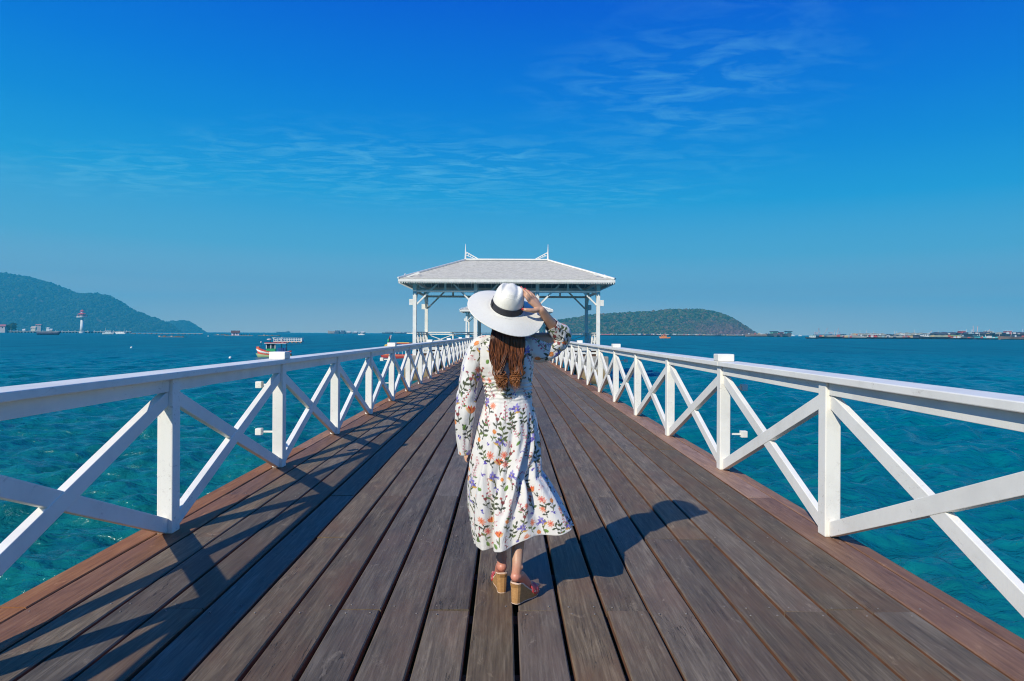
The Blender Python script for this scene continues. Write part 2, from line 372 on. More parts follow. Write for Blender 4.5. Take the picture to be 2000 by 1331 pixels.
# ---------------------------------------------------------------- hills
def vnoise(x, y, seed):
    g = np.random.default_rng(seed); s = np.zeros_like(x, dtype=float)
    for o in range(5):
        for k in range(4):
            th = g.random()*6.28; f = 2.0**o*(0.7+0.6*g.random())
            s += np.sin(f*(x*math.cos(th)+y*math.sin(th))*6.28+g.random()*6.28)/(4*1.8**o)
    return s
def prof(px, pts, D):
    xs = [(p[0]-989)*D/FOC for p in pts]; hs = [max(0.0, (651.7+0.0052*(p[0]-989)-p[1])*D/FOC+CAM_Z-WZ) for p in pts]
    return np.interp(px, xs, hs), xs[0], xs[-1]
def ground_mat(name, a, b_, sc):
    m, t, b = mat_new(name); n = noise(t, obj_coord(t), sc, 6, 0.7)
    r = ramp(t, [(0.35, a), (0.65, b_)]); t.links.new(n, r.inputs[0]); t.links.new(r.outputs[0], b.inputs['Base Color']); b.inputs['Roughness'].default_value = 1.0
    return m
def leaf_mat(name):
    m, t, b = mat_new(name); a = N(t, 'ShaderNodeAttribute', attribute_name='print')
    n = noise(t, obj_coord(t), 0.5, 4, 0.7); r = ramp(t, [(0.3, (0.6, 0.6, 0.6)), (0.7, (1.35, 1.35, 1.35))]); t.links.new(n, r.inputs[0])
    t.links.new(mix_n(t, 1.0, a.outputs['Color'], r.outputs[0], 'MULTIPLY'), b.inputs['Base Color']); b.inputs['Roughness'].default_value = 0.95
    b.inputs['Specular IOR Level'].default_value = 0.1
    return m
M['leaf'] = leaf_mat('tree_foliage')
def ico(k=2):
    bm = bmesh.new(); bmesh.ops.create_icosphere(bm, subdivisions=k, radius=1.0)
    v = np.array([x.co[:] for x in bm.verts]); f = np.array([[q.index for q in p.verts] for p in bm.faces]); bm.free(); return v, f
ICO2 = ico(2); ICO1 = ico(1)
def forest(name, pos, size, cols, label=None, parent=None, low=False):
    g = np.random.default_rng(len(pos)); n = len(pos); ICO_V, ICO_F = ICO1 if low else ICO2
    V = ICO_V[None]*size[:, None, None]*np.array([1, 1, 0.85])[None, None]*(1+0.28*g.normal(size=(n, len(ICO_V), 1))*0.8)
    V = V+pos[:, None, :]
    F = ICO_F[None]+(np.arange(n)*len(ICO_V))[:, None, None]
    col = np.repeat(cols[:, None, :], len(ICO_V), 1).reshape(-1, 3)
    o = np_mesh(name, V.reshape(-1, 3), F.reshape(-1, 3), M['leaf'], parent, False, col); o['kind'] = 'stuff'; return o
def hill(name, pts, D, depth, gm, seed, ntree, tsize, palette, dry=None):
    nx, ny = 260, 46
    xs0 = (pts[0][0]-989)*D/FOC; xs1 = (pts[-1][0]-989)*D/FOC
    x = np.linspace(xs0, xs1, nx); yv = np.linspace(-depth, depth, ny)
    H = prof(x, pts, D)[0]; W = np.maximum(H, 4)/H.max()
    def height(X, Yr):
        h, _, _ = prof(X, pts, D); hw = np.clip(h/H.max(), 0.03, 1)**0.6*depth
        q = np.clip(1-np.abs(Yr)/hw, 0, 1); q = q*q*(3-2*q)*0.35+q*0.65
        z = h*q; z = z+vnoise(X/420, Yr/420, seed)*np.minimum(z, 14)*0.28*np.clip(np.abs(Yr)/hw*3, 0.0, 1)
        return z
    X, Yr = np.meshgrid(x, yv); Z = height(X, Yr)-tsize*0.4
    Z = np.maximum(Z, -1.2)
    V = np.stack([X, Yr+D, Z+WZ], -1).reshape(-1, 3)
    i = np.arange(ny-1)[:, None]*nx; j = np.arange(nx-1)[None]
    F = np.stack([i+j, i+j+1, i+nx+j+1, i+nx+j], -1).reshape(-1, 4)
    o = np_mesh(name, V, F, gm, smooth=True); o['kind'] = 'structure'
    g = np.random.default_rng(seed+5)
    tx = g.uniform(xs0, xs1, ntree*2); ty = -depth*g.random(ntree*2)**0.9+depth*0.06
    tz = height(tx, ty); keep = tz > 2.0
    if dry is not None:
        dd = dry(tx, ty, tz); keep &= g.random(len(tx)) > dd*0.55
    tx, ty, tz = tx[keep][:ntree], ty[keep][:ntree], tz[keep][:ntree]
    s = tsize*(0.45+0.75*g.random(len(tx))**1.5)
    pal = np.array(palette); c = pal[g.integers(0, len(pal), len(tx))]*(0.82+0.36*g.random((len(tx), 1)))
    if dry is not None:
        dd = dry(tx, ty, tz)[:, None]; c = c*(1-dd)+np.array([0.16, 0.085, 0.075])*dd*(0.6+0.8*g.random((len(tx), 1)))
    forest('forest', np.stack([tx, ty+D, tz+WZ-tsize*0.25], -1), s, c, low=D > 2500)
    return o
GREENS = [(0.030, 0.065, 0.028), (0.045, 0.085, 0.030), (0.022, 0.048, 0.024), (0.07, 0.10, 0.035), (0.035, 0.07, 0.04)]
FARG = [(0.028, 0.055, 0.032), (0.034, 0.066, 0.034), (0.025, 0.048, 0.030), (0.042, 0.074, 0.036)]
gA = ground_mat('hill_soil', (0.05, 0.06, 0.03), (0.14, 0.11, 0.07), 0.02)
gB = ground_mat('red_rock_slope', (0.10, 0.06, 0.05), (0.30, 0.18, 0.13), 0.06)
hill('mountain', [(-420, 600), (-300, 560), (-180, 541), (-80, 533), (0, 534), (45, 539), (100, 553), (150, 573.5), (185, 573), (210, 577), (235, 590), (260, 606), (290, 618),
                  (320, 628), (336, 636), (350, 649)], 3400, 560, gA, 3, 14000, 9.5, FARG)
hill('headland', [(255, 649), (290, 634), (318, 630), (340, 628), (358, 626.5), (370, 629), (380, 635), (390, 642), (397, 649)], 4300, 260, gA, 8, 2500, 9.0, FARG)
def dryf(x, y, z):
    cx = (1395-989)*1900/FOC; return np.exp(-((x-cx)/105)**2)*np.clip(1.15-z/44, 0, 1)
hill('island_hill', [(1010, 650), (1040, 640), (1075, 631), (1095, 626), (1130, 621), (1150, 617), (1200, 613.5), (1240, 611), (1270, 610), (1300, 606), (1330, 606), (1365, 605),
                     (1395, 610), (1420, 618), (1440, 630), (1455, 641), (1475, 654)], 1900, 190, gB, 21, 9000, 5.4, GREENS+[(0.10, 0.11, 0.045), (0.14, 0.10, 0.06)], dryf)
# ---------------------------------------------------------------- pier deck
pier = empty('pier', (0, 0, 0), 0, 'long pier deck of weathered brown planks running out to the white pavilion', 'pier')
S = 2.26; Z0 = 4.585; PEND = 46.2
def plank_mesh(x0, x1, y0, y1, mat, seed):
    g = random.Random(seed); n = max(2, int((y1-y0)/0.55)); prof_ = []
    ch = 0.006; th = 0.045; V = []; F = []
    a0 = g.random()*6; a1 = g.random()*6; amp = 0.0022
    dz = g.uniform(-0.0025, 0.0025); tl = g.uniform(-0.002, 0.002)
    for i in range(n+1):
        y = y0+(y1-y0)*i/n; l = x0+amp*math.sin(a0+y*1.9)+g.uniform(-1, 1)*0.001; r = x1+amp*math.sin(a1+y*1.6)+g.uniform(-1, 1)*0.001
        zt = dz+0.0012*math.sin(a1+y*2.3)
        V += [(l, y, -th), (l, y, zt-ch-tl), (l+ch, y, zt-tl), (r-ch, y, zt+tl), (r, y, zt-ch+tl), (r, y, -th)]
    for i in range(n):
        for k in range(6):
            a = i*6+k; b = i*6+(k+1) % 6; F.append((a, a+6, b+6, b))
    F.append((5, 4, 3, 2, 1, 0)[::-1]); e = n*6; F.append((e+5, e+4, e+3, e+2, e+1, e))
    me = bpy.data.meshes.new('plank'); cx = (x0+x1)/2; cyy = (y0+y1)/2
    me.from_pydata([(v[0]-cx, v[1]-cyy, v[2]) for v in V], [], F); me.materials.append(mat); me.materials.append(M['side'])
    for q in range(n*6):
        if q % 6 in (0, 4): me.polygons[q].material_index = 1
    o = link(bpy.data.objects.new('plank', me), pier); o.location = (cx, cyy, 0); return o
GX = [0.056+0.228*k for k in range(-11, 11)]
edges = [-2.61]+GX+[2.44]
PY = 1.1717
nails = MB()
for c in range(len(edges)-1):
    gap = 0.011 if abs(edges[c]+0.1) < 0.9 else 0.008
    gl = 0.0 if c == 0 else (0.0115 if -0.9 < edges[c] < 0.6 else 0.0085)
    gr = 0.0 if c == len(edges)-2 else (0.0115 if -0.9 < edges[c+1] < 0.6 else 0.0085)
    if c == 0 or c == len(edges)-2: gl = min(gl, 0.004); gr = min(gr, 0.004)
    red = c <= 1 or c >= len(edges)-3
    start = 3.35-4*PY if c % 2 == 0 else 3.35-2*PY-(PY if c % 4 == 3 else 0)*0
    if c in (17,): start = 4.52-4*PY
    if c in (19,): start = 5.72-6*PY
    y = start
    if c % 2: y = start
    first = -1.6
    ys = [first]; q = y
    while q < PEND:
        if q > first+0.5: ys.append(q)
        q += PY*(4 if random.random() < 0.8 else 5)
    ys.append(PEND)
    if ys[-1]-ys[-2] < 1.0: ys.pop(-2)
    for i in range(len(ys)-1):
        plank_mesh(edges[c]+gl, edges[c+1]-gr, ys[i]+0.003, ys[i+1]-0.003, M['deck_red'] if red else M['deck'], c*100+i)
    # nails near the viewer
    k = 0
    while 3.35+k*PY-2*PY < 14:
        yn = 3.35+(k-2)*PY; k += 1
        for dx in (0.05, 0.178):
            for dy in (-0.045, 0.045):
                if random.random() < 0.6 and edges[c+1]-edges[c] > 0.2:
                    nx = edges[c]+dx+random.uniform(-.008, .008); ny = yn+dy+random.uniform(-.01, .01)
                    nails.lathe([(0.0048, 0.0), (0.0045, 0.0035), (0.002, 0.0042)], (nx, ny, 0.0), 6)
no = nails.build('nails', M['nail'], pier); no['kind'] = 'stuff'
# structure under the planks; joists added close and deep to keep the gaps dark
mb = MB(); k = 0
while 3.35+(k-8)*PY/2 < PEND:
    yj = 3.35+(k-8)*PY/2; k += 1
    if yj < -1.2: continue
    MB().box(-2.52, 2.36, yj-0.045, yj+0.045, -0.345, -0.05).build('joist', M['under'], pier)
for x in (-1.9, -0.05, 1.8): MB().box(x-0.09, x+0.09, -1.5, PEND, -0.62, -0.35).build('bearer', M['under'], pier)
for yp in np.arange(1.2, PEND, 4.52):
    for x in (-1.9, 1.8):
        MB().lathe([(0.14, -2.9), (0.14, -0.625)], (x, yp, 0), 12).build('pile', M['concrete'], pier, True)
# ---------------------------------------------------------------- railings
def railing(side, label):
    inner = -2.34 if side < 0 else 2.245; outer = inner+side*0.11
    r = empty('railing', (inner, 0, 0), 0, label, 'railing', 'white railings along the pier')
    s = side; bays = range(-3, 19)
    pm = MB().box(0, 0.11, -0.0, 0.11, 0, 1.088).mesh('post', M['white']) if s > 0 else MB().box(-0.11, 0, 0, 0.11, 0, 1.088).mesh('post', M['white'])
    capm = MB().box(min(-0.03*s, 0.14*s), max(-0.03*s, 0.14*s), -0.025, 0.135, 1.139, 1.215).mesh('post_cap', M['white'])
    bx0, bx1 = sorted((0.028*s, 0.083*s))
    # braces between posts: the diagonal on the camera side of the crossing is continuous
    def brace(lo, hi, y0, y1, mesh=None, x0=bx0, x1=bx1):
        w = 0.10; d = Vector((0, y1-y0, hi-lo)).normalized(); nrm = Vector((0, -d.z, d.y))
        P = []
        a = (y0, lo); b = (y1, hi)
        sl = (hi-lo)/(y1-y0); v = w/abs(d.y)   # vertical thickness
        pts = [(y0, lo-v/2 if sl < 0 else lo-v/2), (y1, hi-v/2), (y1, hi+v/2), (y0, lo+v/2)]
        # clip to opening
        zt, zb = 0.997, 0.012
        poly = pts
        def clip(poly, zc, keep_below):
            out = []
            for i in range(len(poly)):
                p, q = poly[i], poly[(i+1) % len(poly)]
                ip = p[1] <= zc if keep_below else p[1] >= zc; iq = q[1] <= zc if keep_below else q[1] >= zc
                if ip: out.append(p)
                if ip != iq:
                    t = (zc-p[1])/(q[1]-p[1]); out.append((p[0]+t*(q[0]-p[0]), zc))
            return out
        poly = clip(clip(poly, zt, True), zb, False); n = len(poly)
        vs_ = [(x0, p[0], p[1]) for p in poly]+[(x1, p[0], p[1]) for p in poly]
        fs = [tuple(range(n)), tuple(reversed(range(n, 2*n)))]+[(i, i+n, (i+1) % n+n, (i+1) % n) for i in range(n)]
        fs = [tuple(reversed(f)) for f in fs]
        return MB().add(vs_, fs).mesh('brace', M['white'])
    f = 0.004*s
    up = brace(0.055, 0.955, 0.1105, S-0.0005)      # near bottom to far top
    dn = brace(0.955, 0.055, 0.1105, S-0.0005)
    A, B = (up, dn) if s < 0 else (dn, up)
    # the other diagonal: sits a few millimetres back
    bx2, bx3 = sorted((0.032*s, 0.079*s))
    if s < 0: B = brace(0.955, 0.055, 0.1105, S-0.0005, x0=bx2, x1=bx3); 
    else: B = brace(0.055, 0.955, 0.1105, S-0.0005, x0=bx2, x1=bx3)
    ax0, ax1 = sorted((0.022*s, 0.07*s))
    ap = MB().box(ax0, ax1, 0.111, S-0.001, 0.998, 1.089).mesh('rail_board', M['white'])
    rx0, rx1 = sorted((-0.03*s, 0.205*s))
    for k in bays:
        y = Z0+S*k
        def put(nm, me, bev=0.004, dz=0.0):
            o = link(bpy.data.objects.new(nm, me), r); o.location = (0, y, dz)
            b = o.modifiers.new('bevel', 'BEVEL'); b.width = bev; b.segments = 2; b.limit_method = 'ANGLE'; b.angle_limit = R(40); return o
        put('post', pm, 0.007)
        if k % 3 == 1:
            put('post_cap', capm, 0.008)
            for zb in (0.37, 0.865):
                o = MB().beam((s*0.112, 0.055, zb), (s*0.235, 0.055, zb), 0.018, 0.018).build('light_bracket', M['white'], r); o.location = (0, y, 0)
                h = MB().box(*sorted((s*0.235, s*0.30)), 0.02, 0.09, zb-0.035, zb+0.035).build('socket', M['white'], o, bevel=0.006)
        if k < 18:
            put('brace', A); put('brace', B); put('rail_board', ap, 0.003)
        if k % 3 == 1 or k == -3:
            ke = min(k+3 if k % 3 == 1 else -2, 18)
            le = S*(ke-k)-0.002+(0.11 if ke == 18 else 0)
            put('handrail', MB().box(rx0, rx1, 0, le, 1.0895, 1.138).mesh('handrail', M['white']), 0.006)
        MB()
    return r
railing(-1, 'white crossed timber railing on the left side of the pier, camera side in shade')
railing(1, 'white crossed timber railing on the right side of the pier, fully sunlit')

# ---------------------------------------------------------------- pavilion
M['shingle'] = None
def shingle():
    m, t, b = mat_new('pale_grey_shingles'); v = obj_coord(t, (1, 1, 5))
    n = noise(t, v, 3.0, 6, 0.75); n2 = noise(t, obj_coord(t, (0.8, 0.8, 9)), 6.0, 3, 0.8)
    r = ramp(t, [(0.34, (0.33, 0.31, 0.27)), (0.5, (0.53, 0.505, 0.45)), (0.66, (0.70, 0.67, 0.60))])
    t.links.new(math_n(t, 'ADD', math_n(t, 'MULTIPLY', n, 0.5), math_n(t, 'MULTIPLY', n2, 0.5)), r.inputs[0])
    t.links.new(r.outputs[0], b.inputs['Base Color']); b.inputs['Roughness'].default_value = 0.9
    bump(t, n2, 0.4, 0.03, b); return m
M['shingle'] = shingle()
M['soffit'] = simple('grey_soffit_timber', (0.30, 0.30, 0.29), 0.8, 0.15)
M['brownbeam'] = simple('brown_timber_beam', (0.12, 0.06, 0.04), 0.8, 0.25)
M['slabwhite'] = paint_white('floor_edge_white', (0.70, 0.70, 0.67), 0.5)
def pavilion():
    P = empty('pavilion', (0, 46.5, 0), 0, 'nearest white open timber pavilion with grey hipped roof and two spires', 'pavilion', 'white pavilions on the pier')
    D = 6.8; W = 6.53; IN = 2.2; pw = 0.255; FL = 0.42; ov = 1.0; ez = 5.22
    for yy, f in ((0, 1), (D, -1)):
        for x in (-W, -IN, IN, W):
            MB().box(x-pw/2, x+pw/2, yy-pw/2, yy+pw/2, -0.18 if f == 1 else FL, 4.97).build('column', M['white2'], P, bevel=0.015)
            # knee braces
        for x, sg in ((-W, 1), (-IN, -1), (-IN, 1), (IN, -1), (IN, 1), (W, -1)):
            MB().beam((x+sg*0.13, yy-0.0, 3.47), (x+sg*1.56, yy-0.0, 4.90), 0.11, 0.15, (0, 1, 0)).build('knee_brace', M['white2'], P)
        for a, b in ((-W, -IN), (-IN, IN), (IN, W)):
            MB().box(a+pw/2+.002, b-pw/2-.002, yy-0.085, yy+0.085, 4.33, 4.49).build('tie_beam', M['white2'], P)
            c = (a+b)/2; MB().box(c-0.07, c+0.07, yy-0.06, yy+0.06, 4.492, 4.968).build('strut', M['white2'], P)
        MB().box(-W-pw/2, W+pw/2, yy-0.12, yy+0.12, 4.972, 5.13).build('wall_plate', M['white2'], P)
    for x in (-W, W):
        MB().box(x-0.08, x+0.08, pw/2+.002, D-pw/2-.002, 4.33, 4.49).build('tie_beam', M['white2'], P)
        MB().box(x-0.12, x+0.12, 0.122, D-0.122, 4.972, 5.13).build('wall_plate', M['white2'], P)
        for yy, sg in ((0, 1), (D, -1)):
            MB().beam((x, yy+sg*0.13, 3.47), (x, yy+sg*1.56, 4.90), 0.11, 0.15, (1, 0, 0)).build('knee_brace', M['white2'], P)
    for x in (-W, W):
        s = 1 if x > 0 else -1
        for yy in (0, D):
            z0 = 3.25 if yy == 0 else 3.2
            MB().box(*sorted((x+s*(pw/2+0.002), x+s*(pw/2+0.26))), yy-0.12, yy+0.12, z0+.15, z0+0.58).build('lamp_box', M['white2'], P, bevel=0.01)
    # roof
    ex = W+ov; y0 = -ov; y1 = D+ov; rx = 3.15; ym = D/2; rz = 7.0; eb = 5.22
    roof = MB(); n = 22
    for i in range(n):       # stepped courses
        a = i/n; b = (i+1)/n; lift = 0.018
        def ring(t, dz): 
            return [(-(ex+(rx-ex)*t), y0+(ym-y0)*t, eb+(rz-eb)*t+dz), (ex+(rx-ex)*t, y0+(ym-y0)*t, eb+(rz-eb)*t+dz),
                    (ex+(rx-ex)*t, y1+(ym-y1)*t, eb+(rz-eb)*t+dz), (-(ex+(rx-ex)*t), y1+(ym-y1)*t, eb+(rz-eb)*t+dz)]
        A = ring(a, lift); B = ring(b, 0); Bn = ring(b, lift)
        roof.add(A+B, [(0, 1, 5, 4), (1, 2, 6, 5), (2, 3, 7, 6), (3, 0, 4, 7)])
        if i < n-1: roof.add(B+Bn, [(0, 1, 5, 4), (1, 2, 6, 5), (2, 3, 7, 6), (3, 0, 4, 7)])
    A = [(-ex, y0, eb+.018), (ex, y0, eb+.018), (ex, y1, eb+.018), (-ex, y1, eb+.018)]; B = [(x, y, eb-0.02) for x, y, z in A]
    roof.add(A+B, [(0, 4, 5, 1), (1, 5, 6, 2), (2, 6, 7, 3), (3, 7, 4, 0)])
    rf = roof.build('roof', M['shingle'], P)
    un = MB(); z = eb-0.03; zr = rz-0.12
    un.add([(-ex+.06, y0+.06, z), (ex-.06, y0+.06, z), (ex-.06, y1-.06, z), (-ex+.06, y1-.06, z), (-rx, ym, zr), (rx, ym, zr)],
           [(0, 4, 5, 1), (1, 5, 2), (2, 5, 4, 3), (3, 4, 0)])
    un.build('ceiling_boards', M['soffit'], P)
    sl = (rz-eb)/(ym-y0)
    x = -ex+0.25
    while x < ex:     # rafters under front and back eaves
        for (ya, yb) in ((y0+0.08, 0.3), (y1-0.08, D-0.3)):
            ta = z-0.05+sl*abs(ya-(y0 if ya < ym else y1)); tb = z-0.05+sl*abs(yb-(y0 if yb < ym else y1))
            MB().beam((x, ya, ta-0.01), (x, yb, tb-0.01), 0.05, 0.08).build('rafter', M['white2'], P)
        x += 0.55
    y = y0+0.35
    while y < y1-0.2:
        for s in (-1, 1):
            MB().beam((s*(ex-0.08), y, z-0.06+sl*0.08), (s*(ex-1.35), y, z-0.06+sl*1.35), 0.05, 0.08).build('rafter', M['white2'], P)
        y += 0.5
    for (a, b) in (((-ex, y0), (-rx, ym)), ((ex, y0), (rx, ym)), ((-ex, y1), (-rx, ym)), ((ex, y1), (rx, ym))):
        MB().beam((a[0]*1.005, a[1], eb+0.05), (b[0], b[1], rz+0.06), 0.20, 0.10).build('hip_cap', M['white2'], P)
    MB().beam((-rx-.05, ym, rz+0.07), (rx+.05, ym, rz+0.07), 0.22, 0.10).build('ridge_cap', M['white2'], P)
    fz0, fz1 = 5.0, 5.19
    for (xa, xb, ya, yb) in ((-ex, ex, y0-0.035, y0), (-ex, ex, y1, y1+0.035)):
        MB().box(xa, xb, ya, yb, fz0, fz1).build('fascia', M['white2'], P)
    for s in (-1, 1): MB().box(*sorted((s*ex+s*.002, s*(ex+0.037))), y0-0.03, y1+0.03, fz0, fz1).build('fascia', M['white2'], P)
    fr = MB(); nt = 90
    for i in range(nt):
        c = -ex+(i+0.5)*2*ex/nt
        for yy in (y0-0.02, y1+0.02):
            fr.add([(c-0.038, yy, fz0-.001), (c+0.038, yy, fz0-.001), (c+0.038, yy, fz0-0.085), (c, yy, fz0-0.125), (c-0.038, yy, fz0-0.085)]+
                   [(c-0.038, yy+.014, fz0-.001), (c+0.038, yy+.014, fz0-.001), (c+0.038, yy+.014, fz0-0.085), (c, yy+.014, fz0-0.125), (c-0.038, yy+.014, fz0-0.085)],
                   [(0, 1, 2, 3, 4), (9, 8, 7, 6, 5), (0, 5, 6, 1), (1, 6, 7, 2), (2, 7, 8, 3), (3, 8, 9, 4), (4, 9, 5, 0)])
    nt2 = 52
    for i in range(nt2):
        c = y0+(i+0.5)*(y1-y0)/nt2
        for xx in (-ex-0.02, ex+0.02): fr.box(xx-0.007, xx+0.007, c-0.038, c+0.038, fz0-0.11, fz0-.001)
    f = fr.build('eave_fringe', M['white2'], P); f['kind'] = 'stuff'
    for s in (-1, 1):      # spires with scroll brackets
        sp = MB(); sp.tube([(s*rx, ym, rz+0.1), (s*rx, ym, rz+0.45), (s*rx, ym, rz+1.25)], [0.075, 0.055, 0.014], 8).build('spire', M['white2'], P)
        sc_ = MB()
        for j in range(5):
            r_ = 0.17-0.022*j; cx_ = s*(rx-0.17-0.15*j); cz_ = rz+0.43-0.075*j
            pts = [(cx_+r_*math.cos(a)*(1-0.08*a), ym, cz_+r_*0.8*math.sin(a)*(1-0.08*a)) for a in np.linspace(0, 5.6, 14)]
            sc_.tube(pts, 0.028, 5)
        sc_.beam((s*(rx-0.05), ym, rz+0.62), (s*(rx-0.95), ym, rz+0.12), 0.05, 0.06)
        sc_.build('scroll_bracket', M['white2'], P)
    # floor
    nb = 44
    for i in range(nb):
        a = -6.6+13.2*i/nb; MB().box(a+.006, a+13.2/nb-.006, 0.14, D+0.3, FL-0.045, FL).build('floor_board', M['deck'], P)
    MB().box(-6.7, 6.7, 0.02, 0.13, FL-0.20, FL+.004).build('floor_edge', M['slabwhite'], P)
    MB().box(-6.7, 6.7, 0.05, 0.16, -0.02, 0.12).build('floor_edge', M['slabwhite'], P)
    MB().box(-6.65, 6.65, 0.16, D+0.2, -0.16, FL-0.05).build('floor_frame', M['brownbeam'], P)
    for i, x in enumerate((-6.2, 6.2, -6.2, 6.2)):
        yy = (0.55, 0.55, D-0.5, D-0.5)[i]
        b = MB().box(x-1.05, x+1.05, yy-0.85, yy+0.7, -3.4, -0.185).build('footing', M['concrete'], P, bevel=0.06)
    for x in (-1.9, 1.8):
        for yy in (0.8, D-0.8): MB().box(x-0.35, x+0.35, yy-.35, yy+.35, -3.4, -0.165).build('footing', M['concrete'], P, bevel=0.04)
    # railings of the pavilion: back and both ends
    top = 1.52
    def prail(p, q):
        p = Vector(p); q = Vector(q); L_ = (q-p).length; d = (q-p)/L_
        MB().beam(p+Vector((0, 0, top-0.04)), q+Vector((0, 0, top-0.04)), 0.16, 0.075).build('handrail', M['white2'], P)
        MB().beam(p+Vector((0, 0, top-0.20)), q+Vector((0, 0, top-0.20)), 0.07, 0.07).build('rail', M['white2'], P)
        MB().beam(p+Vector((0, 0, FL+0.10)), q+Vector((0, 0, FL+0.10)), 0.07, 0.07).build('rail', M['white2'], P)
        n = max(1, round(L_/1.75))
        for i in range(n+1):
            c = p+d*(L_*i/n)
            if 0 < i < n: MB().cbox((c.x, c.y, (FL+top-0.08)/2), (0.11, 0.11, top-0.08-FL)).build('rail_post', M['white2'], P)
            if i < n:
                a = p+d*(L_*i/n+0.08); b = p+d*(L_*(i+1)/n-0.08)
                for k, (u, v) in enumerate(((FL+0.16, top-0.26), (top-0.26, FL+0.16))):
                    off = d.cross(Vector((0, 0, 1)))*0.004*k
                    MB().beam(a+off+Vector((0, 0, u)), b+off+Vector((0, 0, v)), 0.045, 0.055).build('brace', M['white2'], P)
    prail((-W+.13, D, 0), (-IN-.13, D, 0)); prail((IN+.13, D, 0), (W-.13, D, 0))
    prail((-W, .13, 0), (-W, D-.13, 0)); prail((W, .13, 0), (W, D-.13, 0))
    for s in (-1, 1):
        x0, x1 = sorted((s*(W-0.4), s*(IN+0.5)))
        MB().box(x0, x1, D-0.75, D-0.3, FL+0.38, FL+0.43).build('bench', M['white2'], P)
    MB().beam((-7.1, -0.0, 1.40), (-6.66, -0.0, 1.40), 0.06, 0.06).build('pipe_stub', M['white2'], P)
    return P
pav = pavilion()
p2 = copy_tree(pav); p2.location = (0, 106.5, 0)
p2['label'] = 'second, smaller looking white pavilion farther along the pier, half hidden behind the straw hat'
wk = empty('walkway', (0, 54.3, 0), 0, 'far stretch of pier walkway joining the two white pavilions', 'walkway')
nb = 20
for i in range(nb):
    a = -2.3+4.6*i/nb; MB().box(a+.006, a+4.6/nb-.006, -0.6, 52.0, -0.045, 0.0).build('plank', M['deck'], wk)
MB().box(-2.3, 2.3, -0.55, 52.0, -0.4, -0.05).build('frame', M['under'], wk)
for s in (-1, 1):
    x = s*2.35
    MB().box(x-.1, x+.1, 0, 52.0, 1.09, 1.14).build('handrail', M['white'], wk)
    for k in range(22): MB().box(x-.05, x+.05, k*2.4+.2, k*2.4+.31, 0, 1.088).build('post', M['white'], wk)
    bb = MB()
    for k in range(21):
        bb.beam((x, k*2.4+.35, 0.05), (x, k*2.4+2.55, 1.02), 0.05, 0.09); bb.beam((x+.004, k*2.4+.35, 1.02), (x+.004, k*2.4+2.55, 0.05), 0.05, 0.09)
    bb.build('brace', M['white'], wk)['kind'] = 'stuff'
for yp in range(4, 52, 8):
    for x in (-1.8, 1.8): MB().lathe([(0.2, -2.9), (0.2, -0.405)], (x, yp, 0), 10).build('pile', M['concrete'], wk, True)
# ---------------------------------------------------------------- the woman
PY0 = 3.55
def PX(px, y): return (px-989)*y/FOC
def PZ(py, y): return CAM_Z-(py-651.8)*y/FOC
def smooth_path(pts, n):
    pts = [np.array(p, dtype=float) for p in pts]; P = [2*pts[0]-pts[1]]+pts+[2*pts[-1]-pts[-2]]
    out = []; m = len(pts)-1
    for k in range(n):
        u = k/(n-1)*m; i = min(int(u), m-1); t = u-i; a, b, c, d = P[i:i+4]
        out.append(0.5*((2*b)+(-a+c)*t+(2*a-5*b+4*c-d)*t*t+(-a+3*b-3*c+d)*t**3))
    return np.array(out)
def skin_mat():
    m, t, b = mat_new('skin'); tc = t.nodes.new('ShaderNodeTexCoord'); sp = t.nodes.new('ShaderNodeSeparateXYZ'); t.links.new(tc.outputs['Object'], sp.inputs[0])
    n = noise(t, obj_coord(t), 16, 4, 0.6)
    r = ramp(t, [(0.3, (0.50, 0.27, 0.17)), (0.7, (0.60, 0.35, 0.23))]); t.links.new(n, r.inputs[0])
    heel = math_n(t, 'MULTIPLY', math_n(t, 'SUBTRACT', 0.235, sp.outputs[2], clamp=True), 9.0, clamp=True)
    c = mix_n(t, math_n(t, 'MULTIPLY', heel, 0.75), r.outputs[0], (0.66, 0.20, 0.14)); t.links.new(c, b.inputs['Base Color'])
    b.inputs['Roughness'].default_value = 0.45; b.inputs['Subsurface Weight'].default_value = 0.12
    b.inputs['Subsurface Radius'].default_value = (0.02, 0.008, 0.004); b.inputs['Subsurface Scale'].default_value = 0.3
    return m
M['skin'] = skin_mat()
woman = empty('person', (0.03, 3.5, 0), 0, 'woman seen from behind in a white floral dress, one hand on her wide straw hat', 'person')
WO = Vector((0.03, 3.5, 0))
def rel(o): o.location = -WO; return o      # parts are modelled in pier coordinates
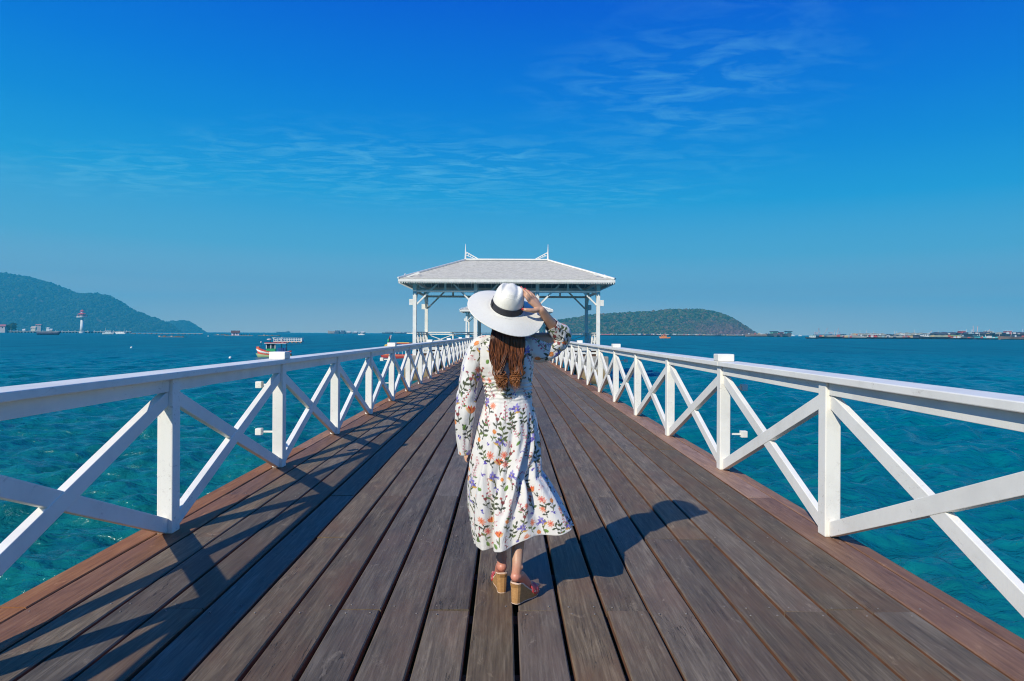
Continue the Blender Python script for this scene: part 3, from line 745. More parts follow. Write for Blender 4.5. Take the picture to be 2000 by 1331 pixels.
# measured joints
sh_r = (0.155, 3.56, 1.375); el_r = (PX(1096, 3.59), 3.59, PZ(660, 3.59)); wr_r = (PX(1057, 3.45), 3.45, PZ(606, 3.45))
sh_l = (-0.150, 3.54, 1.345); el_l = (-0.215, 3.505, 1.065); wr_l = (-0.216, 3.60, 0.835)
HC = Vector((0.012, 3.525, 1.515))       # head centre
def hand(mb, wrist, knuckles, tips, thumb, lens=1.0, rf=0.0078):
    w = Vector(wrist); ks = [Vector(k) for k in knuckles]
    pc = sum(ks, Vector())/len(ks)
    for k in ks:
        mb.tube([w+(k-w)*0.02, w+(k-w)*0.5, k], [0.0155, 0.0135, 0.0105], 10); mb.ball(tuple(k), 0.0105, 8, 6)
    mb.ball(tuple(w), (0.021, 0.019, 0.022), 10, 8)
    for k, t_ in zip(ks, tips):
        pts = [k]+[Vector(p) for p in t_]; n = len(pts)
        rr = [rf*1.12-0.0022*i/(n-1) for i in range(n)]
        mb.tube(smooth_path(pts, 9), list(np.interp(np.linspace(0, n-1, 9), range(n), rr)), 8); mb.ball(tuple(pts[-1]), rr[-1], 8, 6)
    th = [Vector(p) for p in thumb]
    mb.tube(smooth_path([w+(pc-w)*0.15]+th, 9), [0.016, 0.0155, 0.0145, 0.013, 0.0118, 0.0108, 0.0102, 0.0095, 0.0085], 8); mb.ball(tuple(th[-1]), 0.0085, 8, 6)
body = MB()
# torso and neck as one loft, drawn as stacked rings
tor = [(0.80, .02, 3.56, .05, .05), (0.84, .02, 3.56, .14, .10), (0.92, .018, 3.555, .155, .105), (1.02, .013, 3.555, .125, .09), (1.10, .012, 3.55, .105, .08), (1.20, .008, 3.545, .125, .09),
       (1.30, .006, 3.545, .145, .092), (1.36, .006, 3.54, .15, .075), (1.395, .006, 3.535, .10, .055), (1.42, .008, 3.53, .050, .045), (1.46, .010, 3.53, .046, .046), (1.50, .012, 3.53, .045, .045)]
tb = len(body.v); nk = 20
for z, cx, cyy, rx, ry in tor:
    for k in range(nk):
        a = 2*math.pi*k/nk; body.v.append((cx+rx*math.cos(a), cyy+ry*math.sin(a), z))
for i in range(len(tor)-1):
    for k in range(nk):
        a = tb+i*nk+k; b2 = tb+i*nk+(k+1) % nk; body.f.append((a, b2, b2+nk, a+nk))
body.f.append(tuple(tb+k for k in reversed(range(nk)))); e_ = tb+(len(tor)-1)*nk; body.f.append(tuple(e_+k for k in range(nk)))
# head: skull, face, chin, nose, lips, ears (faces away from the camera, tilted back)
body.ball(tuple(HC), (0.072, 0.088, 0.092), 20, 14)
body.ball((HC.x, HC.y+0.035, HC.z-0.045), (0.056, 0.055, 0.062), 16, 12)
body.ball((HC.x, HC.y+0.068, HC.z-0.088), (0.020, 0.018, 0.016), 10, 8)
body.tube([(HC.x, HC.y+0.086, HC.z+0.015), (HC.x, HC.y+0.096, HC.z-0.012), (HC.x, HC.y+0.102, HC.z-0.028)], [0.006, 0.0085, 0.011], 8)
body.ball((HC.x, HC.y+0.088, HC.z-0.058), (0.022, 0.008, 0.0065), 10, 6)
for s in (-1, 1): body.ball((HC.x+s*0.073, HC.y+0.005, HC.z-0.02), (0.009, 0.018, 0.028), 8, 8)
# arms
def limb(pts, rr, n=16, seg=14):
    P = smooth_path(pts, seg); body.tube(P, list(np.interp(np.linspace(0, len(pts)-1, seg), range(len(pts)), rr)), n)
    body.ball(tuple(P[0]), rr[0], 12, 8); body.ball(tuple(P[-1]), rr[-1], 12, 8)
mid = lambda a, b, t=0.5, o=(0, 0, 0): tuple(a[i]+(b[i]-a[i])*t+o[i] for i in range(3))
limb([sh_r, mid(sh_r, el_r), el_r], [0.050, 0.042, 0.034]); limb([el_r, mid(el_r, wr_r, 0.35), wr_r], [0.034, 0.034, 0.0215])
limb([sh_l, mid(sh_l, el_l, .5, (-.012, 0, 0)), el_l], [0.040, 0.035, 0.031]); limb([el_l, mid(el_l, wr_l, 0.35), wr_l], [0.034, 0.034, 0.0215])
def hp(px, py, y): return (PX(px, y), y, PZ(py, y))
hand(body, wr_r, [hp(1034, 590, 3.435), hp(1038.5, 586, 3.44), hp(1043.5, 584.5, 3.455), hp(1047.5, 585.5, 3.475)],
     [[hp(1029, 583, 3.42), hp(1024.5, 577.5, 3.43), hp(1020.5, 573.5, 3.455)],
      [hp(1031, 576, 3.425), hp(1024, 568.5, 3.44), hp(1018, 562.5, 3.47)],
      [hp(1037, 576, 3.445), hp(1031, 570, 3.46), hp(1025.5, 565.5, 3.485)],
      [hp(1042, 578, 3.47), hp(1037.5, 573.5, 3.485), hp(1033, 570, 3.505)]],
     [hp(1044, 607, 3.43), hp(1035, 606.5, 3.415), hp(1027, 605.5, 3.412), hp(1021, 604.5, 3.418)])
hand(body, wr_l, [(wr_l[0]-.012+.012*i, wr_l[1]+0.035+.004*i, wr_l[2]-0.068+0.004*i) for i in range(4)],
     [[(wr_l[0]-.010+.012*i, wr_l[1]+0.035, wr_l[2]-0.098), (wr_l[0]-.004+.012*i, wr_l[1]+0.018, wr_l[2]-0.118), (wr_l[0]+.004+.012*i, wr_l[1]-0.001, wr_l[2]-0.122)] for i in range(4)],
     [(wr_l[0]+.03, wr_l[1]+0.0, wr_l[2]-0.045), (wr_l[0]+.036, wr_l[1]-0.006, wr_l[2]-0.072), (wr_l[0]+.032, wr_l[1]-0.010, wr_l[2]-0.092)])
# legs and feet
SOLE = {}
def shoe_frame(hx, hy, yaw): 
    d = Vector((math.sin(yaw), math.cos(yaw), 0)); n = Vector((math.cos(yaw), -math.sin(yaw), 0)); return Vector((hx, hy, 0)), d, n
shoes = {'l': (*shoe_frame(-0.014, 3.56, R(-8)), 0.0, 0.0), 'r': (*shoe_frame(0.042, 3.395, R(34)), 0.010, 0.0)}
def soleh(u):       # height of the foot bed above the deck, u from heel 0 to toe 1
    return 0.112-0.088*np.clip((u-0.18)/0.5, 0, 1)**1.0*(1-0.06*np.clip((u-0.7)/0.3, 0, 1))
FLn = 0.225
for k in ('l', 'r'):
    o, d, n, lift, _ = shoes[k]
    P = lambda u, w, z: tuple(o+d*(u*FLn)+n*w+Vector((0, 0, z+lift)))
    pts = [P(0.12, 0, soleh(0.12)+.030), P(0.30, 0, soleh(.30)+.036), P(0.50, 0, soleh(.5)+.028), P(0.70, 0, soleh(.7)+.020), P(0.86, 0, soleh(.86)+.015)]
    body.tube(smooth_path(pts, 12), list(np.interp(np.linspace(0, 4, 12), range(5), [.029, .030, .030, .025, .018])), 14, flat=1.0)
    body.ball(P(0.11, 0, soleh(0.1)+.026), (0.028, 0.028, 0.026), 12, 8)
    for j, w in enumerate((-0.026, -0.013, 0.0, 0.011, 0.022)):
        if k == 'r': w = -w
        tl = 0.93+0.05*(1-abs(j-1.2)/3)
        body.tube([P(0.72, w*0.9, soleh(.72)+.017), P(0.86, w, soleh(.86)+.014), P(tl+.03, w*1.02, soleh(.95)+.010)], [0.011, 0.0095, 0.0075 if j else 0.009], 8)
    ank = P(0.17, 0, soleh(.15)+0.085)
    if k == 'l': knee = (-0.035, 3.70, 0.52); hip = (-0.07, 3.57, 0.86)
    else: knee = (0.075, 3.58, 0.53); hip = (0.10, 3.555, 0.86)
    cal = tuple(ank[i]+(knee[i]-ank[i])*0.62+(0, -0.018, 0)[i] for i in range(3))
    low = tuple(ank[i]+(knee[i]-ank[i])*0.22 for i in range(3))
    limb([P(0.13, 0, soleh(.1)+.035), ank, low, cal, knee], [0.026, 0.0265, 0.031, 0.046, 0.046], 16, 20)
    for s in (-1, 1): body.ball(P(0.20, s*0.024, soleh(.2)+.078), (0.009, 0.009, 0.012), 8, 6)
    limb([knee, mid(knee, hip), hip], [0.048, 0.066, 0.082], 18, 12)
bo = body.build('body', M['skin'], woman, True); rel(bo)
rm = bo.modifiers.new('remesh', 'REMESH'); rm.mode = 'VOXEL'; rm.voxel_size = 0.0036; rm.use_smooth_shade = True
smo = bo.modifiers.new('smooth', 'SMOOTH'); smo.factor = 0.5; smo.iterations = 3
dg = bpy.context.evaluated_depsgraph_get(); dg.update()
me2 = bpy.data.meshes.new_from_object(bo.evaluated_get(dg)); bo.modifiers.clear(); bo.data = me2
if not me2.materials: me2.materials.append(M['skin'])
me2.polygons.foreach_set('use_smooth', [True]*len(me2.polygons))
# eyes, nails
eyem = simple('eye', (0.75, 0.72, 0.70), 0.2, 0.02); lipm = simple('lip_red', (0.45, 0.08, 0.07), 0.35, 0.05); nailm = simple('red_nail_varnish', (0.55, 0.01, 0.02), 0.15, 0.05)
for s in (-1, 1): rel(MB().ball((HC.x+s*0.026, HC.y+0.080, HC.z+0.008), (0.011, 0.008, 0.006), 10, 6).build('eye', eyem, woman, True))
rel(MB().ball((HC.x, HC.y+0.0915, HC.z-0.058), (0.020, 0.006, 0.006), 10, 6).build('lips', lipm, woman, True))
for p in (hp(1020.3, 573.0, 3.449), hp(1017.6, 561.8, 3.464), hp(1025.2, 564.8, 3.479), hp(1032.6, 569.4, 3.499), hp(1020.6, 604.2, 3.410)):
    rel(MB().ball(p, (0.0062, 0.0052, 0.0066), 8, 6).build('fingernail', nailm, woman, True))

# ---------------------------------------------------------------- printed fabric
WHITE = np.array([0.86, 0.83, 0.78])
def print_cloth(U, V_, seed, n_mul=1.0):
    g = np.random.default_rng(seed); col = np.tile(WHITE, (len(U), 1))
    u0, u1, v0, v1 = U.min(), U.max(), V_.min(), V_.max()
    cell = 0.059
    order = np.argsort(V_); Vs = V_[order]
    def ell(idx, x, y, cx, cy_, a, b, rot, c, soft=0.25):
        ca, sa = math.cos(rot), math.sin(rot); dx = x-cx; dy = y-cy_
        p = (dx*ca+dy*sa)/a; q = (-dx*sa+dy*ca)/b; d = np.sqrt(p*p+q*q)
        w = np.clip((1.0-d)/soft, 0, 1)[:, None]; col[idx] = col[idx]*(1-w)+np.array(c)*w
    def leaf(idx, x, y, cx, cy_, ln, wd, rot, c):
        ca, sa = math.cos(rot), math.sin(rot); dx = x-cx; dy = y-cy_; p = (dx*ca+dy*sa)/ln; q = (-dx*sa+dy*ca)/wd
        w = (np.abs(q) < np.clip(1-(2*p-1)**2, 0, 1)**0.8*0.5) & (p > 0) & (p < 1)
        col[idx[w]] = np.array(c)*(0.85+0.3*(q[w] > 0))[:, None]
    def stem(idx, x, y, pts, wd, c):
        for a, b in zip(pts[:-1], pts[1:]):
            ax, ay = a; bx, by = b; l2 = (bx-ax)**2+(by-ay)**2+1e-9
            t = np.clip(((x-ax)*(bx-ax)+(y-ay)*(by-ay))/l2, 0, 1); d = np.hypot(x-ax-t*(bx-ax), y-ay-t*(by-ay)); w = d < wd
            col[idx[w]] = c
    OL = [(0.10, 0.115, 0.045), (0.065, 0.078, 0.040), (0.14, 0.19, 0.055), (0.05, 0.06, 0.04)]
    def motif(kind, cx, cy_, s, rot, mir):
        a = np.searchsorted(Vs, cy_-0.085*s); b = np.searchsorted(Vs, cy_+0.085*s); idx = order[a:b]
        idx = idx[np.abs(U[idx]-cx) < 0.075*s]
        if len(idx) == 0: return
        X = (U[idx]-cx); Y = (V_[idx]-cy_); ca, sa = math.cos(rot), math.sin(rot)
        x = (X*ca+Y*sa)/s*mir; y = (-X*sa+Y*ca)/s
        ol = OL[g.integers(4)]
        if kind == 0:    # iris
            stem(idx, x, y, [(0, 0.0), (0.006, -0.03), (0.004, -0.060)], 0.0036, (0.13, 0.12, 0.03))
            leaf(idx, x, y, 0.002, -0.03, 0.06, 0.008, R(118), (0.07, 0.09, 0.03)); leaf(idx, x, y, -0.002, -0.01, 0.035, 0.012, R(160), (0.62, 0.36, 0.08))
            for r_, ln, c in ((20, 0.020, (0.20, 0.16, 0.52)), (80, 0.026, (0.36, 0.32, 0.66)), (130, 0.020, (0.25, 0.20, 0.58)), (200, 0.024, (0.16, 0.13, 0.45)), (265, 0.020, (0.30, 0.26, 0.62)), (330, 0.026, (0.14, 0.10, 0.42))):
                ell(idx, x, y, 0.55*ln*math.cos(R(r_)), 0.012+0.55*ln*math.sin(R(r_)), ln*0.62, 0.0075, R(r_), c)
            ell(idx, x, y, 0.0, 0.012, 0.005, 0.005, 0, (0.75, 0.55, 0.12)); ell(idx, x, y, 0.030, -0.004, 0.009, 0.009, 0, (0.13, 0.12, 0.45)); ell(idx, x, y, 0.030, -0.004, 0.004, 0.004, 0, (0.6, 0.55, 0.75))
        elif kind == 1:  # leafy sprig
            P = [(0.0, -0.055), (0.006, -0.025), (-0.002, 0.005), (0.010, 0.040)]
            stem(idx, x, y, P, 0.0022, ol)
            for px_, py_, r_, ln in ((0.003, -0.035, 30, .03), (0.004, -0.028, 150, .034), (0.003, -0.008, 20, .032), (-0.001, 0.0, 165, .030), (0.004, 0.018, 40, .026), (0.004, 0.02, 130, .028), (0.010, 0.038, 80, .026), (0.0, -0.02, 215, .03)):
                leaf(idx, x, y, px_, py_, ln, 0.0125, R(r_), OL[g.integers(4)])
        elif kind == 2:  # big coral bloom
            base_ = [(0.80, 0.07, 0.035), (0.82, 0.16, 0.05), (0.70, 0.03, 0.06)][g.integers(3)]
            stem(idx, x, y, [(0, 0), (0.010, -0.03), (0.0, -0.055)], 0.0024, ol); leaf(idx, x, y, 0.008, -0.028, 0.03, 0.011, R(20), ol); leaf(idx, x, y, 0.004, -0.04, 0.03, 0.011, R(160), ol)
            th = np.arctan2(y, x); rr = np.hypot(x, y); lim = 0.0175+0.005*np.cos(9*th+1)+0.002*np.cos(17*th)
            w = rr < lim; k = (rr[w]/lim[w])[:, None]
            col[idx[w]] = np.array(base_)*(1-k)+np.array([0.85, 0.36, 0.24])*k
            ring_ = w & (np.cos(9*th+1) < -0.55) & (rr > 0.006); col[idx[ring_]] = (0.85, 0.55, 0.42)
        elif kind == 3:  # spike of pink bells
            c0 = [(0.60, 0.06, 0.16), (0.50, 0.03, 0.05), (0.72, 0.20, 0.32)][g.integers(3)]
            stem(idx, x, y, [(-0.004, -0.06), (0.0, 0.0), (0.014, 0.055)], 0.0018, (0.22, 0.14, 0.08))
            for j in range(11):
                t = j/10; px_ = -0.002+0.014*t*t+(0.009 if j % 2 else -0.009)*(1-0.5*t); py_ = -0.04+0.095*t
                ell(idx, x, y, px_, py_, 0.0068*(1-.4*t), 0.0048*(1-.3*t), R(40 if j % 2 else -40), c0 if j % 3 else (0.80, 0.45, 0.50))
            leaf(idx, x, y, -0.002, -0.045, 0.028, 0.010, R(20), (0.12, 0.19, 0.05))
        elif kind == 4:  # small orange ball flower
            stem(idx, x, y, [(0, 0), (0.002, -0.028), (-0.004, -0.055)], 0.0018, ol)
            leaf(idx, x, y, 0.0, -0.035, 0.024, 0.009, R(30), ol); leaf(idx, x, y, 0.0, -0.042, 0.024, 0.009, R(150), ol)
            th = np.arctan2(y, x); rr = np.hypot(x, y); w = rr < 0.0115+0.0016*np.cos(11*th); col[idx[w]] = (0.84, 0.27, 0.06)
            ell(idx, x, y, -0.002, 0.002, 0.005, 0.004, 0, (0.85, 0.42, 0.16), 0.6)
        elif kind == 5:  # tulip flame
            for r_, c in ((70, (0.75, 0.09, 0.03)), (95, (0.84, 0.30, 0.08)), (115, (0.68, 0.05, 0.03)), (50, (0.80, 0.20, 0.05)), (135, (0.86, 0.50, 0.22))):
                leaf(idx, x, y, 0.0, -0.008, 0.040, 0.013, R(r_), c)
            stem(idx, x, y, [(0, -0.008), (0.004, -0.06)], 0.0026, ol); leaf(idx, x, y, 0.003, -0.05, 0.036, 0.010, R(60), ol)
        elif kind == 6:  # dark rose buds
            stem(idx, x, y, [(0.0, -0.055), (0.0, -0.02), (-0.012, 0.012)], 0.0024, ol); stem(idx, x, y, [(0.0, -0.02), (0.014, 0.03)], 0.0018, ol)
            ell(idx, x, y, 0.0, -0.004, 0.012, 0.010, 0, (0.26, 0.05, 0.05)); ell(idx, x, y, -0.013, 0.014, 0.008, 0.007, 0, (0.45, 0.10, 0.08)); ell(idx, x, y, 0.014, 0.030, 0.009, 0.0055, 0.6, (0.35, 0.06, 0.09))
            leaf(idx, x, y, 0, -0.035, 0.026, 0.011, R(25), ol); leaf(idx, x, y, 0, -0.045, 0.028, 0.011, R(150), ol)
        elif kind == 7:  # small blue
            for j in range(4): ell(idx, x, y, g.normal()*0.006, g.normal()*0.006, 0.0075, 0.004, g.random()*3, (0.05+0.1*g.random(), 0.07, 0.42))
        elif kind == 8:  # pale pink wash with dots
            ell(idx, x, y, 0, 0, 0.022, 0.016, 0.3, (0.80, 0.62, 0.60), 0.9)
            for j in range(4): ell(idx, x, y, g.normal()*0.012, g.normal()*0.012, 0.005, 0.003, g.random()*3, (0.55, 0.08, 0.10))
        elif kind == 9:
            leaf(idx, x, y, -0.014, -0.008, 0.034, 0.020, R(40), (0.17, 0.30, 0.06))
    nu = max(1, int((u1-u0)/cell)); nv = max(1, int((v1-v0)/cell)); bag = [0, 1, 2, 3, 4, 5, 6, 3, 0, 7, 8, 9, 1, 6, 3, 2, 7, 8, 7, 4]; q = 0; perm = []
    for i in range(nu+1):
        for j in range(nv+1):
            if not perm: perm = list(g.permutation(len(bag)))
            k = bag[perm.pop()]
            cx = u0+(i+0.5*(j % 2)+g.uniform(-.22, .22))*cell*1.06; cy_ = v0+(j+g.uniform(-.25, .25))*cell
            motif(k, cx, cy_, (0.85+0.25*g.random())*(0.95 if k in (1, 3) else 1.0), g.normal()*0.28, 1 if g.random() < 0.5 else -1)
    return col
def cloth_mat():
    m, t, b = mat_new('printed_chiffon'); a = N(t, 'ShaderNodeAttribute', attribute_name='print')
    t.links.new(a.outputs['Color'], b.inputs['Base Color']); b.inputs['Roughness'].default_value = 0.65
    b.inputs['Sheen Weight'].default_value = 0.15
    bq = bump(t, noise(t, obj_coord(t, (1.6, 1.6, 0.5)), 14, 3, 0.5, 0.8), 0.55, 0.012, None)
    bump(t, noise(t, obj_coord(t), 55, 4, 0.6), 0.3, 0.004, b, bq)
    tr = N(t, 'ShaderNodeBsdfTranslucent'); t.links.new(a.outputs['Color'], tr.inputs['Color']); mx = N(t, 'ShaderNodeMixShader', inp={0: 0.18})
    t.links.new(b.outputs[0], mx.inputs[1]); t.links.new(tr.outputs[0], mx.inputs[2]); t.links.new(mx.outputs[0], t.nodes['Material Output'].inputs['Surface'])
    return m
M['cloth'] = cloth_mat()
def grid_faces(nr, nc, wrap=True):
    i = np.arange(nr-1)[:, None]*nc; j = np.arange(nc if wrap else nc-1)[None]; j2 = (j+1) % nc
    return np.stack([i+j, i+j2, i+nc+j2, i+nc+j], -1).reshape(-1, 4)
def sstep(a, b, x): t = np.clip((x-a)/(b-a), 0, 1); return t*t*(3-2*t)
def fold(th, ph):       # irregular pleats, 0..1, sharp crests
    return (0.5*np.cos(7*th+ph)+0.32*np.cos(12*th-1.3*ph+1)+0.22*np.cos(19*th+2+0.6*ph))
def build_dress():
    nt, nc = 350, 560
    # z, cx, left, right, back/front half depth, cy
    T = np.array([[1.418, .008, .052, .052, .050, 3.535], [1.405, .006, .085, .080, .062, 3.535], [1.385, .004, .130, .120, .078, 3.54], [1.355, .002, .165, .150, .092, 3.54], [1.30, .002, .165, .155, .102, 3.545],
                  [1.24, .004, .152, .148, .104, 3.545], [1.17, .006, .128, .136, .098, 3.55], [1.125, .010, .118, .126, .093, 3.55], [1.085, .012, .117, .124, .092, 3.55], [1.05, .012, .128, .130, .100, 3.55],
                  [0.95, .010, .160, .150, .125, 3.55], [0.84, .008, .180, .166, .140, 3.555], [0.72, .0, .196, .185, .150, 3.565], [0.58, .0, .206, .198, .170, 3.575], [0.45, .0, .203, .205, .183, 3.585],
                  [0.33, .0, .185, .205, .190, 3.59], [0.26, .0, .172, .200, .190, 3.59]])
    tt = np.linspace(0, 1, nt)
    zc = np.concatenate([[1.418], ]); Zr = 1.418-(1.418-0.26)*tt
    th = np.linspace(-math.pi*1.5, math.pi*0.5, nc, endpoint=False)   # seam on the far side
    get = lambda k, z: np.interp(-z, -T[:, 0], T[:, k])
    Z, TH = np.meshgrid(Zr, th, indexing='ij')
    cs, sn = np.cos(TH), np.sin(TH)
    wl, wr, dp = get(2, Z), get(3, Z), get(4, Z); cx, cyy = get(1, Z), get(5, Z)
    wx = np.where(cs < 0, wl, wr)
    r = 1/np.sqrt((np.abs(cs)/wx)**2.2+(np.abs(sn)/dp)**2.2)**(2/2.2)
    s = sstep(1.08, 0.30, Z)            # how far down the skirt
    right = 0.5+0.5*np.cos(TH+0.5)
    amp = (0.0035+0.030*s**0.8)*(0.40+0.75*right)
    amp = np.where(Z < 1.09, amp, 0)
    ph = 1.6*(1.08-Z)*1.9
    r = r+amp*fold(TH+0.35*s, ph)*np.clip((1.09-Z)/0.10, 0, 1)
    # deep diagonal pleats that leave the right hip and run down to the slit
    dl = TH-(-0.75-0.95*sstep(1.0, 0.30, Z))
    r = r+0.020*sstep(1.02, 0.6, Z)*np.exp(-(dl/0.085)**2)-0.018*sstep(1.0, 0.7, Z)*np.exp(-((dl-0.17)/0.08)**2)+0.016*sstep(.98, .6, Z)*np.exp(-((dl-0.36)/0.09)**2)-0.012*sstep(.98, .6, Z)*np.exp(-((dl-0.52)/0.08)**2)
    dl2 = TH-(-2.25+0.25*sstep(0.9, 0.3, Z))
    r = r-0.016*sstep(0.85, 0.6, Z)*np.exp(-(dl2/0.07)**2)+0.012*sstep(.85, .5, Z)*np.exp(-((dl2-0.15)/0.08)**2)
    # bodice: soft drape, shirred waist
    bod = (Z > 1.09)
    r = r+np.where(bod, 0.006*np.sin(5*TH+9*Z)*sstep(1.40, 1.25, Z)+0.004*np.sin(11*TH-14*Z)*sstep(1.36, 1.18, Z), 0)
    shir = np.exp(-((Z-1.125)/0.055)**2); r = r+shir*0.0042*np.sin(Z*2*math.pi/0.021+1.2*np.sin(4*TH)+0.7*np.sin(9*TH))
    r = r+0.0035*np.exp(-((Z-1.075)/0.012)**2)
    # hem height varies round the skirt, wind lifts the right side out
    hem = 0.282+0.115*np.clip(np.cos(TH+0.25), 0, 1)**1.1+0.014*np.exp(-((TH+1.25)/0.30)**2)
    Z2 = np.where(Z < 1.05, 1.05-(1.05-Z)*(1.05-hem)/(1.05-0.26), Z)
    lobe = np.clip(np.cos((TH+0.28)), 0, 1)**1.7
    q = np.clip((0.655-Z2)/(0.655-0.385), 0, 1.05)
    q2 = q**0.78*(0.75+0.25*q)
    dx = 0.178*lobe*q2; dy = -0.05*lobe*q2
    X = cx+r*cs+dx; Y = cyy+r*sn+dy
    Z2 = Z2+0.006*np.sin(9*TH)*s
    P = np.stack([X, Y, Z2], -1)
    # fabric coordinates
    rm_ = (wl+wr)/2*0.92+dp*0.0; 
    seg = np.linalg.norm(np.diff(P, axis=1), axis=2); arc = np.concatenate([np.zeros((nt, 1)), np.cumsum(seg, 1)], 1)
    k0 = np.argmin(np.abs(th+math.pi/2)); U = arc-arc[:, k0:k0+1]
    # average the arc so that folds do not shake the print
    sg2 = np.linalg.norm(np.diff(P, axis=0), axis=2); Vv = -np.concatenate([np.zeros((1, nc)), np.cumsum(sg2, 0)], 0)
    Vv = np.repeat(Vv.mean(1, keepdims=True), nc, 1)*0.6+Vv*0.4
    ker = np.ones(41)/41; Us = U.copy()
    for c in range(0, nc): Us[:, c] = np.convolve(np.pad(U[:, c], 20, mode='edge'), ker, 'valid')
    # skip the bodice/skirt join: different cut of the print
    V3 = np.where(Z > 1.075, Vv+3.0, Vv)
    m1 = (Z > 1.075).ravel(); col = np.zeros((nt*nc, 3))
    Uf, Vf = Us.ravel(), V3.ravel()
    col[m1] = print_cloth(Uf[m1], Vf[m1], 5); col[~m1] = print_cloth(Uf[~m1], Vf[~m1], 12)
    edge = (tt > 0.994)[:, None]*np.ones((1, nc)); col[edge.ravel() > 0.5] = WHITE*0.97
    o = np_mesh('dress', P.reshape(-1, 3), grid_faces(nt, nc)[:, ::-1], M['cloth'], woman, True, col)
    so_ = o.modifiers.new('thick', 'SOLIDIFY'); so_.thickness = 0.0025; so_.offset = -1
    return rel(o)
dress = build_dress()
def build_sleeve(path, rad, seed, squash=None):
    nt, nc = 190, 170
    P = smooth_path(path, nt); rr = np.interp(np.linspace(0, 1, nt), np.linspace(0, 1, len(rad)), rad)
    ref = np.array([0, -1.0, 0]); V = np.zeros((nt, nc, 3)); th = np.linspace(0, 2*math.pi, nc, endpoint=False)
    g = np.random.default_rng(seed); sacc = 0; Uc = np.zeros((nt, nc)); Vc = np.zeros((nt, nc)); L_ = np.concatenate([[0], np.cumsum(np.linalg.norm(np.diff(P, axis=0), axis=1))])
    for i in range(nt):
        d = P[min(i+1, nt-1)]-P[max(i-1, 0)]; d /= np.linalg.norm(d); ref = ref-d*ref.dot(d); ref /= np.linalg.norm(ref); b = np.cross(d, ref); t = i/(nt-1)
        cuff = math.exp(-((t-0.97)/0.04)**2)
        w = 1+0.055*np.sin(3*th+9*t+seed)*(0.4+t)+0.035*np.sin(6*th-7*t)+0.06*np.sin(2*th+16*t)*math.exp(-((t-0.48)/0.22)**2)+0.05*np.sin(9*th+2)*sstep(.75, 1, t)*(1-cuff)
        w = w+0.045*np.sin(t*62+2*np.sin(th+seed))*math.exp(-((t-0.5)/0.12)**2)
        V[i] = P[i]+(ref[None]*np.cos(th)[:, None]+b[None]*np.sin(th)[:, None])*(rr[i]*w)[:, None]
        Uc[i] = (th-math.pi)*rr[i]; Uc[i] = np.where(th < math.pi, th, th-2*math.pi)*np.mean(rr); Vc[i] = -L_[i]
    col = print_cloth(Uc.ravel(), Vc.ravel(), seed)
    # roll back shape
    o = np_mesh('sleeve', V.reshape(-1, 3), grid_faces(nt, nc), M['cloth'], dress, True, col)
    so_ = o.modifiers.new('thick', 'SOLIDIFY'); so_.thickness = 0.002; so_.offset = -1
    return o
build_sleeve([(-0.075, 3.54, 1.385), (-0.145, 3.54, 1.345), (-0.182, 3.535, 1.25), (-0.205, 3.52, 1.12), (-0.218, 3.515, 1.00), (-0.226, 3.53, 0.90), (-0.224, 3.545, 0.765)],
             [0.030, 0.050, 0.055, 0.055, 0.054, 0.054, 0.050, 0.043, 0.035], 4)
cuff = mid(el_r, wr_r, 0.50)
build_sleeve([(0.06, 3.54, 1.365), (0.13, 3.55, 1.345), (0.195, 3.565, 1.328), (0.245, 3.58, 1.342), (0.295, 3.595, 1.378), mid(el_r, wr_r, 0.12, (0.012, 0, 0.005)), mid(el_r, wr_r, 0.30, (.006, 0, 0)), cuff],
             [0.040, 0.066, 0.066, 0.060, 0.054, 0.055, 0.052, 0.045, 0.039], 9)

